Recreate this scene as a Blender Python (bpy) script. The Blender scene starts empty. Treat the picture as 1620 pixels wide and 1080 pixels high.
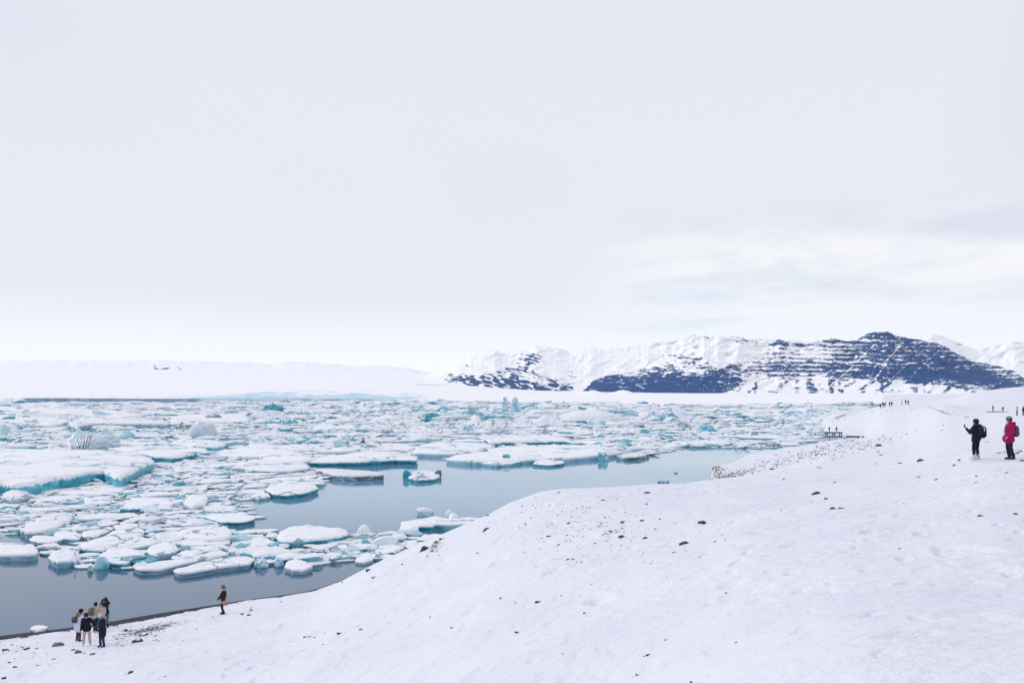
import bpy, math, random
import numpy as np
from mathutils import Vector, Matrix
from mathutils.kdtree import KDTree

SC = bpy.context.scene
COL = SC.collection
# ------------------------------------------------------------------ camera
# world: z = 0 is the lagoon surface, the camera stands on the moraine 14.5 m above it
H, F, CX, HY = 14.5, 1270.0, 810.0, 612.0
cam = bpy.data.cameras.new('camera')
camo = bpy.data.objects.new('camera', cam)
COL.objects.link(camo)
camo.location = (0, 0, H)
camo.rotation_euler = (math.radians(90), 0, 0)
cam.sensor_width = 36.0
cam.lens = 36.0 * F / 1620.0
cam.shift_y = (HY - 540.0) / 1620.0
cam.clip_start = 0.2
cam.clip_end = 60000
SC.camera = camo
# ------------------------------------------------------------------ light
SUN_EL, SUN_AZ = math.radians(27), math.radians(-75)
sun = bpy.data.lights.new('sun', 'SUN')
sun.energy = 1.2
sun.angle = math.radians(18)
sun.color = (1.0, 0.97, 0.93)
suno = bpy.data.objects.new('sun', sun)
COL.objects.link(suno)
sd = Vector((math.sin(SUN_AZ) * math.cos(SUN_EL), math.cos(SUN_AZ) * math.cos(SUN_EL), math.sin(SUN_EL)))
suno.rotation_euler = (-sd).to_track_quat('-Z', 'Y').to_euler()

w = bpy.data.worlds.new('World')
SC.world = w
w.use_nodes = True
nt = w.node_tree
nt.nodes.clear()
def N(t, kind, **kw):
    n = t.nodes.new(kind)
    for k, v in kw.items():
        setattr(n, k, v)
    return n
def L(t, a, b):
    t.links.new(a, b)
def setin(n, **kw):
    for k, v in kw.items():
        n.inputs[k.replace('_', ' ')].default_value = v
def math_(t, op, a, b=None, c=None, clamp=False):
    n = N(t, 'ShaderNodeMath', operation=op, use_clamp=clamp)
    for i, x in enumerate((a, b, c)):
        if x is None: continue
        if isinstance(x, (int, float)): n.inputs[i].default_value = x
        else: L(t, x, n.inputs[i])
    return n.outputs[0]
def sstep(t, x, lo, hi, a=0.0, b=1.0):
    n = N(t, 'ShaderNodeMapRange', interpolation_type='SMOOTHSTEP')
    L(t, x, n.inputs[0])
    for i, v in zip((1, 2, 3, 4), (lo, hi, a, b)): n.inputs[i].default_value = v
    return n.outputs[0]
def mixc(t, f, a, b, mode='MIX'):
    n = N(t, 'ShaderNodeMix', data_type='RGBA', blend_type=mode)
    if isinstance(f, (int, float)): n.inputs[0].default_value = f
    else: L(t, f, n.inputs[0])
    for i, x in ((6, a), (7, b)):
        if isinstance(x, tuple): n.inputs[i].default_value = (*x, 1)[:4]
        else: L(t, x, n.inputs[i])
    return n.outputs[2]
sky = N(nt, 'ShaderNodeTexSky', sky_type='NISHITA', sun_disc=False)
sky.sun_elevation = SUN_EL
sky.sun_rotation = SUN_AZ
bg1 = N(nt, 'ShaderNodeBackground'); bg1.inputs[1].default_value = 0.12
L(nt, sky.outputs[0], bg1.inputs[0])
tc = N(nt, 'ShaderNodeTexCoord')
sep = N(nt, 'ShaderNodeSeparateXYZ'); L(nt, tc.outputs['Generated'], sep.inputs[0])
# overcast deck: lavender grey, brighter at the horizon, thin bright streaks low on the right
elev = sep.outputs[2]
hor = sstep(nt, elev, 0.015, 0.12, 1.0, 0.0)
# flattened cloud coordinates
mp = N(nt, 'ShaderNodeMapping'); mp.inputs['Scale'].default_value = (1.5, 1.5, 5.5)
L(nt, tc.outputs['Generated'], mp.inputs[0])
n1 = N(nt, 'ShaderNodeTexNoise'); setin(n1, Scale=2.6, Detail=7.0, Roughness=0.55, Distortion=0.5)
L(nt, mp.outputs[0], n1.inputs['Vector'])
n2 = N(nt, 'ShaderNodeTexNoise'); setin(n2, Scale=1.1, Detail=3.0, Roughness=0.5)
L(nt, tc.outputs['Generated'], n2.inputs['Vector'])
base = mixc(nt, sstep(nt, n2.outputs[0], 0.36, 0.64), (0.76, 0.78, 0.89), (0.81, 0.82, 0.89))
lower = sstep(nt, elev, 0.12, 0.40, 1.0, 0.0)
base = mixc(nt, math_(nt, 'MULTIPLY', lower, 0.6), base, (0.84, 0.855, 0.92))
right = sstep(nt, sep.outputs[0], 0.42, 0.62)
base = mixc(nt, math_(nt, 'MULTIPLY', right, math_(nt, 'MULTIPLY', sstep(nt, elev, 0.12, 0.3), 0.7)), base, (0.70, 0.70, 0.855))
base = mixc(nt, hor, base, (1.07, 1.05, 1.05))
band = math_(nt, 'MULTIPLY', sstep(nt, elev, 0.03, 0.09), sstep(nt, elev, 0.15, 0.23, 1.0, 0.0))
rt = sstep(nt, sep.outputs[0], 0.02, 0.25)
bandr = math_(nt, 'MULTIPLY', band, rt)
streak = math_(nt, 'MULTIPLY', bandr, sstep(nt, n1.outputs[0], 0.44, 0.60))
base = mixc(nt, streak, base, (0.96, 0.955, 0.975))
dk = math_(nt, 'MULTIPLY', bandr, sstep(nt, n1.outputs[0], 0.46, 0.36))
base = mixc(nt, math_(nt, 'MULTIPLY', dk, 1.0), base, (0.725, 0.74, 0.86))
bg2 = N(nt, 'ShaderNodeBackground'); bg2.inputs[1].default_value = 1.0
L(nt, base, bg2.inputs[0])
mp3 = N(nt, 'ShaderNodeMapping'); mp3.inputs['Scale'].default_value = (1.6, 1.6, 16); mp3.inputs['Location'].default_value = (3, 1, 0)
L(nt, tc.outputs['Generated'], mp3.inputs[0])
n3 = N(nt, 'ShaderNodeTexNoise'); setin(n3, Scale=2.2, Detail=5.0, Roughness=0.5)
L(nt, mp3.outputs[0], n3.inputs['Vector'])
gap = math_(nt, 'MULTIPLY', bandr, sstep(nt, n3.outputs[0], 0.56, 0.68))
thin = mixc(nt, math_(nt, 'MULTIPLY', gap, 0.55), base, (0.73, 0.86, 0.98))      # thin veil with blue behind
nt.links.remove(bg2.inputs[0].links[0]); L(nt, thin, bg2.inputs[0])
gap = math_(nt, 'MULTIPLY', gap, 0.06)
mx = N(nt, 'ShaderNodeMixShader')
L(nt, gap, mx.inputs[0]); L(nt, bg2.outputs[0], mx.inputs[1]); L(nt, bg1.outputs[0], mx.inputs[2])
wo = N(nt, 'ShaderNodeOutputWorld'); L(nt, mx.outputs[0], wo.inputs[0])

SC.view_settings.view_transform = 'Standard'
SC.view_settings.look = 'None'
SC.view_settings.exposure = 0.0
SC.view_settings.gamma = 1.0
SC.view_settings.use_curve_mapping = False
SC.render.engine = 'CYCLES'
SC.cycles.use_denoising = True
SC.cycles.max_bounces = 8
SC.cycles.volume_bounces = 2

# ------------------------------------------------------------------ helpers
rng = np.random.default_rng(7)
random.seed(7)
def tag(o, label=None, cat=None, group=None, kind=None):
    if label: o['label'] = label
    if cat: o['category'] = cat
    if group: o['group'] = group
    if kind: o['kind'] = kind
    return o
def mk(name, verts, faces, mat, parent=None, smooth=True, attr=None, loc=None):
    """link ONE mesh object; faces = (loops, starts, totals) or list of tuples; attr = per-vertex rgb"""
    verts = np.asarray(verts, dtype=np.float32).reshape(-1, 3)
    me = bpy.data.meshes.new(name)
    me.vertices.add(len(verts)); me.vertices.foreach_set('co', verts.ravel())
    if isinstance(faces, np.ndarray):
        n, k = faces.shape
        me.loops.add(n * k); me.loops.foreach_set('vertex_index', faces.astype(np.int32).ravel())
        me.polygons.add(n); me.polygons.foreach_set('loop_start', np.arange(0, n * k, k, dtype=np.int32))
    else:
        lens = [len(f) for f in faces]
        me.loops.add(sum(lens)); me.loops.foreach_set('vertex_index', [i for f in faces for i in f])
        me.polygons.add(len(faces)); me.polygons.foreach_set('loop_start', np.concatenate(([0], np.cumsum(lens)[:-1])).astype(np.int32))
    me.update(calc_edges=True)
    me.validate()
    if smooth: me.polygons.foreach_set('use_smooth', np.ones(len(me.polygons), dtype=bool))
    if attr is not None:
        a = np.asarray(attr, dtype=np.float32)
        ca = me.attributes.new('mask', 'FLOAT_VECTOR', 'POINT')
        ca.data.foreach_set('vector', a.ravel())
    if mat: me.materials.append(mat)
    o = bpy.data.objects.new(name, me)
    if loc is not None: o.location = loc
    if parent: o.parent = parent
    COL.objects.link(o)
    return o
def empty(name, loc, rz=0.0):
    o = bpy.data.objects.new(name, None); o.location = loc; o.rotation_euler = (0, 0, rz)
    COL.objects.link(o); return o

def _h(ix, iy, iz, s):
    n = (ix * 374761393 + iy * 668265263 + iz * 2147483647 + s * 974711) & 0xffffffff
    n = ((n ^ (n >> 13)) * 1274126177) & 0xffffffff
    n = ((n ^ (n >> 15)) * 2246822519) & 0xffffffff
    return ((n ^ (n >> 16)) & 0xffff) / 65535.0
def vnoise(x, y, z=0.0, s=0):
    x, y, z = np.broadcast_arrays(np.asarray(x, float), np.asarray(y, float), np.asarray(z, float))
    fx, fy, fz = np.floor(x), np.floor(y), np.floor(z)
    ix, iy, iz = fx.astype(np.int64), fy.astype(np.int64), fz.astype(np.int64)
    x, y, z = x - fx, y - fy, z - fz
    x = x*x*x*(x*(x*6-15)+10); y = y*y*y*(y*(y*6-15)+10); z = z*z*z*(z*(z*6-15)+10)
    def l(a, b, t): return a + (b - a) * t
    c = [[[_h(ix+i, iy+j, iz+k, s) for k in (0, 1)] for j in (0, 1)] for i in (0, 1)]
    return l(l(l(c[0][0][0], c[1][0][0], x), l(c[0][1][0], c[1][1][0], x), y),
             l(l(c[0][0][1], c[1][0][1], x), l(c[0][1][1], c[1][1][1], x), y), z) * 2 - 1
def vnoise2(x, y, s=0):
    x, y = np.broadcast_arrays(np.asarray(x, float), np.asarray(y, float))
    fx, fy = np.floor(x), np.floor(y)
    ix, iy = fx.astype(np.int64), fy.astype(np.int64)
    x, y = x - fx, y - fy
    x = x*x*x*(x*(x*6-15)+10); y = y*y*y*(y*(y*6-15)+10)
    a, b, c, d = _h(ix, iy, 0, s), _h(ix+1, iy, 0, s), _h(ix, iy+1, 0, s), _h(ix+1, iy+1, 0, s)
    return ((a+(b-a)*x) + ((c+(d-c)*x)-(a+(b-a)*x))*y) * 2 - 1
def fbm2(x, y, o=4, s=0, g=0.5):
    r = 0; a = 1; t = 0
    for i in range(o):
        r = r + a * vnoise2(x * 2**i + 17.3*i, y * 2**i - 9.1*i, s + i); t += a; a *= g
    return r / t
def fbm3(x, y, z, o=4, s=0, g=0.5):
    r = 0; a = 1; t = 0
    for i in range(o):
        r = r + a * vnoise(x * 2**i + 17.3*i, y * 2**i - 9.1*i, z * 2**i + 3.7*i, s + i); t += a; a *= g
    return r / t
def smooth(x, a, b):
    t = np.clip((np.asarray(x, float) - a) / (b - a), 0, 1); return t*t*(3-2*t)
def wpt(px, py, z=0.0):
    """photo pixel -> point of the world lying at height z"""
    Y = (H - z) * F / (py - HY)
    return np.array([(px - CX) * Y / F, Y, z])
def proj(x, y, z): return CX + F * x / y, HY + F * (H - z) / y

# ------------------------------------------------------------------ materials
def mat(name):
    m = bpy.data.materials.new(name); m.use_nodes = True
    t = m.node_tree; b = t.nodes['Principled BSDF']
    return m, t, b
def noise(t, scale, detail=4, rough=0.5, vec=None, dist=0.0):
    n = N(t, 'ShaderNodeTexNoise'); setin(n, Scale=scale, Detail=detail, Roughness=rough, Distortion=dist)
    if vec is not None: L(t, vec, n.inputs['Vector'])
    return n.outputs[0]
def posn(t):
    g = N(t, 'ShaderNodeNewGeometry'); return g
def scaled(t, v, s):
    m_ = N(t, 'ShaderNodeMapping'); m_.inputs['Scale'].default_value = s; L(t, v, m_.inputs[0]); return m_.outputs[0]
def maskattr(t):
    a = N(t, 'ShaderNodeAttribute', attribute_name='mask'); s = N(t, 'ShaderNodeSeparateXYZ'); L(t, a.outputs['Vector'], s.inputs[0]); return s.outputs
def bump(t, b, h, strength, dist):
    n = N(t, 'ShaderNodeBump'); setin(n, Strength=strength, Distance=dist); L(t, h, n.inputs['Height']); L(t, n.outputs[0], b.inputs['Normal']); return n

SNOW = (0.80, 0.815, 0.865)
# ground: snow over dark gravel; mask.x = how much gravel shows
M_GROUND, t, b = mat('snowy_moraine')
g = posn(t); P = g.outputs['Position']; mk_ = maskattr(t)
nf0 = noise(t, 6.0, 5, 0.65, scaled(t, P, (1, .8, 1)))
nf1 = noise(t, 0.75, 6, 0.7, scaled(t, P, (1, .5, 1)))
mf = N(t, 'ShaderNodeMix', data_type='FLOAT'); L(t, mk_[2], mf.inputs[0]); L(t, nf0, mf.inputs[2]); L(t, nf1, mf.inputs[3]); nf = mf.outputs[0]
nl = noise(t, 1.3, 3, 0.5, P)
nn = math_(t, 'ADD', math_(t, 'MULTIPLY', nf, 0.7), math_(t, 'MULTIPLY', nl, 0.3))
grit = math_(t, 'SUBTRACT', math_(t, 'ADD', nn, mk_[0]), 0.93)
grit = sstep(t, grit, 0.0, 0.07)
gcol = mixc(t, noise(t, 9.0, 3, 0.6, P), (0.03, 0.025, 0.035), (0.13, 0.10, 0.125))
wet = mk_[1]
gcol = mixc(t, wet, gcol, (0.035, 0.04, 0.055))
fine = noise(t, 0.35, 4, 0.5, P)
sn = mixc(t, sstep(t, fine, 0.35, 0.65), SNOW, (0.755, 0.775, 0.85))
L(t, mixc(t, math_(t, 'MAXIMUM', grit, sstep(t, wet, .35, .6)), sn, gcol), b.inputs['Base Color'])
setin(b, Roughness=0.75); b.inputs['Specular IOR Level'].default_value = 0.15
bn = math_(t, 'ADD', noise(t, 2.2, 6, 0.6, scaled(t, P, (1, 1.6, 1))), math_(t, 'MULTIPLY', noise(t, 14.0, 3, 0.6, P), 0.18))
bump(t, b, bn, 0.9, 0.12)

# floating ice: mask = (tint 0 pale .. 1 deep teal, dirt 0..1, snow cover 0..1)
M_ICE, t, b = mat('glacier_ice')
g = posn(t); P = g.outputs['Position']; mk_ = maskattr(t)
nz = N(t, 'ShaderNodeSeparateXYZ'); L(t, g.outputs['Normal'], nz.inputs[0])
ps = N(t, 'ShaderNodeSeparateXYZ'); L(t, P, ps.inputs[0])
nb = noise(t, 1.6, 5, 0.6, P)
up = math_(t, 'ADD', nz.outputs[2], math_(t, 'MULTIPLY', math_(t, 'SUBTRACT', nb, 0.5), 0.8))
thr = math_(t, 'SUBTRACT', up, math_(t, 'SUBTRACT', 1.25, math_(t, 'MULTIPLY', mk_[2], 1.15)))
snowf = sstep(t, thr, -0.06, 0.10)
tint = math_(t, 'ADD', mk_[0], math_(t, 'MULTIPLY', math_(t, 'SUBTRACT', noise(t, 0.55, 4, 0.6, P), 0.5), 1.3), clamp=True)
cr = N(t, 'ShaderNodeValToRGB'); e = cr.color_ramp.elements
e[0].position = 0.0; e[0].color = (0.74, 0.82, 0.88, 1)
e[1].position = 1.0; e[1].color = (0.012, 0.20, 0.25, 1)
for p_, c_ in ((0.32, (0.50, 0.71, 0.79)), (0.55, (0.15, 0.50, 0.62)), (0.78, (0.025, 0.33, 0.44))):
    x = e.new(p_); x.color = (*c_, 1)
L(t, tint, cr.inputs[0])
# dirt as folded bands of ash
wv = N(t, 'ShaderNodeTexWave', wave_type='BANDS', bands_direction='X'); setin(wv, Scale=0.42, Distortion=5.0, Detail=3.0); wv.inputs['Detail Scale'].default_value = 1.6
L(t, P, wv.inputs['Vector'])
stripes = math_(t, 'MULTIPLY', math_(t, 'MULTIPLY', sstep(t, mk_[1], 1.2, 1.8), sstep(t, wv.outputs['Fac'], .45, .85)), sstep(t, noise(t, .15, 2, .5, P), .42, .55))
nd = noise(t, 0.5, 5, 0.7, scaled(t, P, (1, 1, 3.5)))
df = math_(t, 'MULTIPLY', math_(t, 'MINIMUM', mk_[1], 1.0), sstep(t, nd, .62, .40), clamp=True)
df = math_(t, 'MULTIPLY', df, sstep(t, mk_[1], 1.2, 1.8, 1.0, 0.25))
df = math_(t, 'MAXIMUM', df, stripes)
ice = mixc(t, df, cr.outputs[0], (0.11, 0.095, 0.115))
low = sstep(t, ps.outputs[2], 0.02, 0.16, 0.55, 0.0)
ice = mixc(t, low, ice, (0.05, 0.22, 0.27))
snowc = mixc(t, math_(t, 'MULTIPLY', mk_[1], 0.2), (0.86, 0.87, 0.90), (0.45, 0.42, 0.44))
st1 = sstep(t, noise(t, 0.22, 4, 0.6, scaled(t, P, (1, .7, 1))), .56, .72)
snowc = mixc(t, math_(t, 'MULTIPLY', st1, .45), snowc, (0.60, 0.76, 0.84))
st2 = sstep(t, noise(t, 1.1, 5, 0.7, scaled(t, P, (1, .6, 1))), .60, .72)
snowc = mixc(t, math_(t, 'MULTIPLY', st2, .45), snowc, (0.42, 0.50, 0.58))
# fractures through the snow crust
wn1 = N(t, 'ShaderNodeTexNoise'); setin(wn1, Scale=0.6, Detail=3.0); L(t, P, wn1.inputs['Vector'])
vm = N(t, 'ShaderNodeVectorMath', operation='MULTIPLY_ADD'); L(t, wn1.outputs['Color'], vm.inputs[0]); vm.inputs[1].default_value = (1.6, 1.6, 0); L(t, scaled(t, P, (.55, 1, 0)), vm.inputs[2])
vo = N(t, 'ShaderNodeTexVoronoi', feature='DISTANCE_TO_EDGE'); vo.inputs['Scale'].default_value = 0.33; L(t, vm.outputs[0], vo.inputs['Vector'])
cw = sstep(t, noise(t, 0.11, 3, 0.5, P), .50, .62, 0.0, 0.05)
crack = math_(t, 'LESS_THAN', vo.outputs['Distance'], cw)
snowc = mixc(t, math_(t, 'MULTIPLY', crack, .8), snowc, (0.16, 0.30, 0.38))
L(t, mixc(t, snowf, ice, snowc), b.inputs['Base Color'])
L(t, sstep(t, snowf, 0, 1, 0.35, 0.8), b.inputs['Roughness'])
b.inputs['Specular IOR Level'].default_value = 0.3
bump(t, b, math_(t, 'ADD', noise(t, 2.5, 6, 0.6, P), math_(t, 'MULTIPLY', noise(t, 9, 3, 0.6, P), .25)), 0.5, 0.12)

# water
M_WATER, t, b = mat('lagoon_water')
g = posn(t); P = g.outputs['Position']
setin(b, Roughness=0.02, IOR=1.45)
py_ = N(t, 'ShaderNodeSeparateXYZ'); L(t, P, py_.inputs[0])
milk_sheen = sstep(t, math_(t, 'ADD', py_.outputs[1], math_(t, 'MULTIPLY', noise(t, 0.03, 3, 0.5, P), 14.0)), 66, 118)      # silty blue further out, brightened in place of reflection; darker shallows by the beach
L(t, mixc(t, milk_sheen, (0.05, 0.12, 0.205), (0.15, 0.33, 0.46)), b.inputs['Base Color'])
bump(t, b, noise(t, 0.9, 3, 0.5, scaled(t, P, (1, .5, 1))), 0.02, 0.03)

# far rock and snow: mask.x = rock amount, and shading painted on the debris fans
M_MOUNT, t, b = mat('snowy_basalt')
g = posn(t); P = g.outputs['Position']; mk_ = maskattr(t)
n_ = noise(t, 0.05, 5, 0.65, scaled(t, P, (1, 1, 2.2)))
rf = sstep(t, math_(t, 'ADD', mk_[0], math_(t, 'MULTIPLY', math_(t, 'SUBTRACT', n_, 0.5), 0.9)), 0.36, 0.60)
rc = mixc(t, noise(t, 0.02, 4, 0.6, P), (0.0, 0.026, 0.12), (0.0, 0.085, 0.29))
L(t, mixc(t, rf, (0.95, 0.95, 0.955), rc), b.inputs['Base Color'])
setin(b, Roughness=0.85); b.inputs['Specular IOR Level'].default_value = 0.1
bump(t, b, noise(t, 0.03, 6, 0.65, scaled(t, P, (1, 1, 3))), 0.5, 5.0)

# glacier surface: mask.x = bare blue ice and painted relief lines, mask.y = dark ice
M_GLAC, t, b = mat('glacier_surface')
g = posn(t); P = g.outputs['Position']; mk_ = maskattr(t)
n_ = noise(t, 0.11, 6, 0.75, scaled(t, P, (1, .25, 1)))
f1 = sstep(t, math_(t, 'ADD', mk_[0], math_(t, 'MULTIPLY', math_(t, 'SUBTRACT', n_, 0.5), 2.6)), 0.35, 0.85)
f2 = sstep(t, math_(t, 'ADD', mk_[1], math_(t, 'MULTIPLY', math_(t, 'SUBTRACT', noise(t, 0.02, 5, 0.7, scaled(t, P, (1, .2, 4))), 0.5), 0.9)), 0.4, 0.62)
c = mixc(t, math_(t, 'MULTIPLY', f1, .8), (0.94, 0.945, 0.955), (0.38, 0.62, 0.76))
c = mixc(t, math_(t, 'MULTIPLY', f2, .85), c, (0.12, 0.27, 0.42))
L(t, c, b.inputs['Base Color']); setin(b, Roughness=0.8)
bump(t, b, n_, 0.6, 2.0)

def rockmat(name, a_, b_, snowy):
    m, t, b = mat(name)
    g = posn(t); P = g.outputs['Position']
    nz = N(t, 'ShaderNodeSeparateXYZ'); L(t, g.outputs['Normal'], nz.inputs[0])
    c = mixc(t, noise(t, 7.0, 5, 0.65, P), a_, b_)
    oi = N(t, 'ShaderNodeObjectInfo')
    c = mixc(t, math_(t, 'MULTIPLY', oi.outputs['Random'], 0.5), c, (0.03, 0.028, 0.035))
    sf = sstep(t, math_(t, 'ADD', nz.outputs[2], math_(t, 'MULTIPLY', math_(t, 'SUBTRACT', noise(t, 4.0, 4, 0.6, P), 0.5), 0.8)), snowy, snowy + 0.12)
    L(t, mixc(t, sf, c, SNOW), b.inputs['Base Color'])
    setin(b, Roughness=0.85)
    bump(t, b, noise(t, 16.0, 4, 0.6, P), 0.5, 0.03)
    return m
M_ROCK = rockmat('basalt_rock', (0.04, 0.027, 0.033), (0.12, 0.08, 0.09), 0.90)
M_ROCKS = rockmat('snow_dusted_rock', (0.035, 0.028, 0.036), (0.10, 0.075, 0.09), 0.74)
M_TAN = rockmat('tan_rock', (0.13, 0.09, 0.07), (0.26, 0.17, 0.13), 1.05)

_plain = {}
def plain(col, rough=0.8, nscale=30.0, amt=0.25):
    key = (col, rough)
    if key in _plain: return _plain[key]
    m, t, b = mat('cloth')
    tc_ = N(t, 'ShaderNodeTexCoord')
    n_ = noise(t, nscale, 4, 0.6, tc_.outputs['Object'])
    d = tuple(max(0, c_ * (1 - amt)) for c_ in col); u = tuple(min(1, c_ * (1 + amt)) for c_ in col)
    L(t, mixc(t, n_, d, u), b.inputs['Base Color']); setin(b, Roughness=rough)
    b.inputs['Specular IOR Level'].default_value = 0.2
    bump(t, b, n_, 0.3, 0.01)
    _plain[key] = m
    return m
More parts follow.
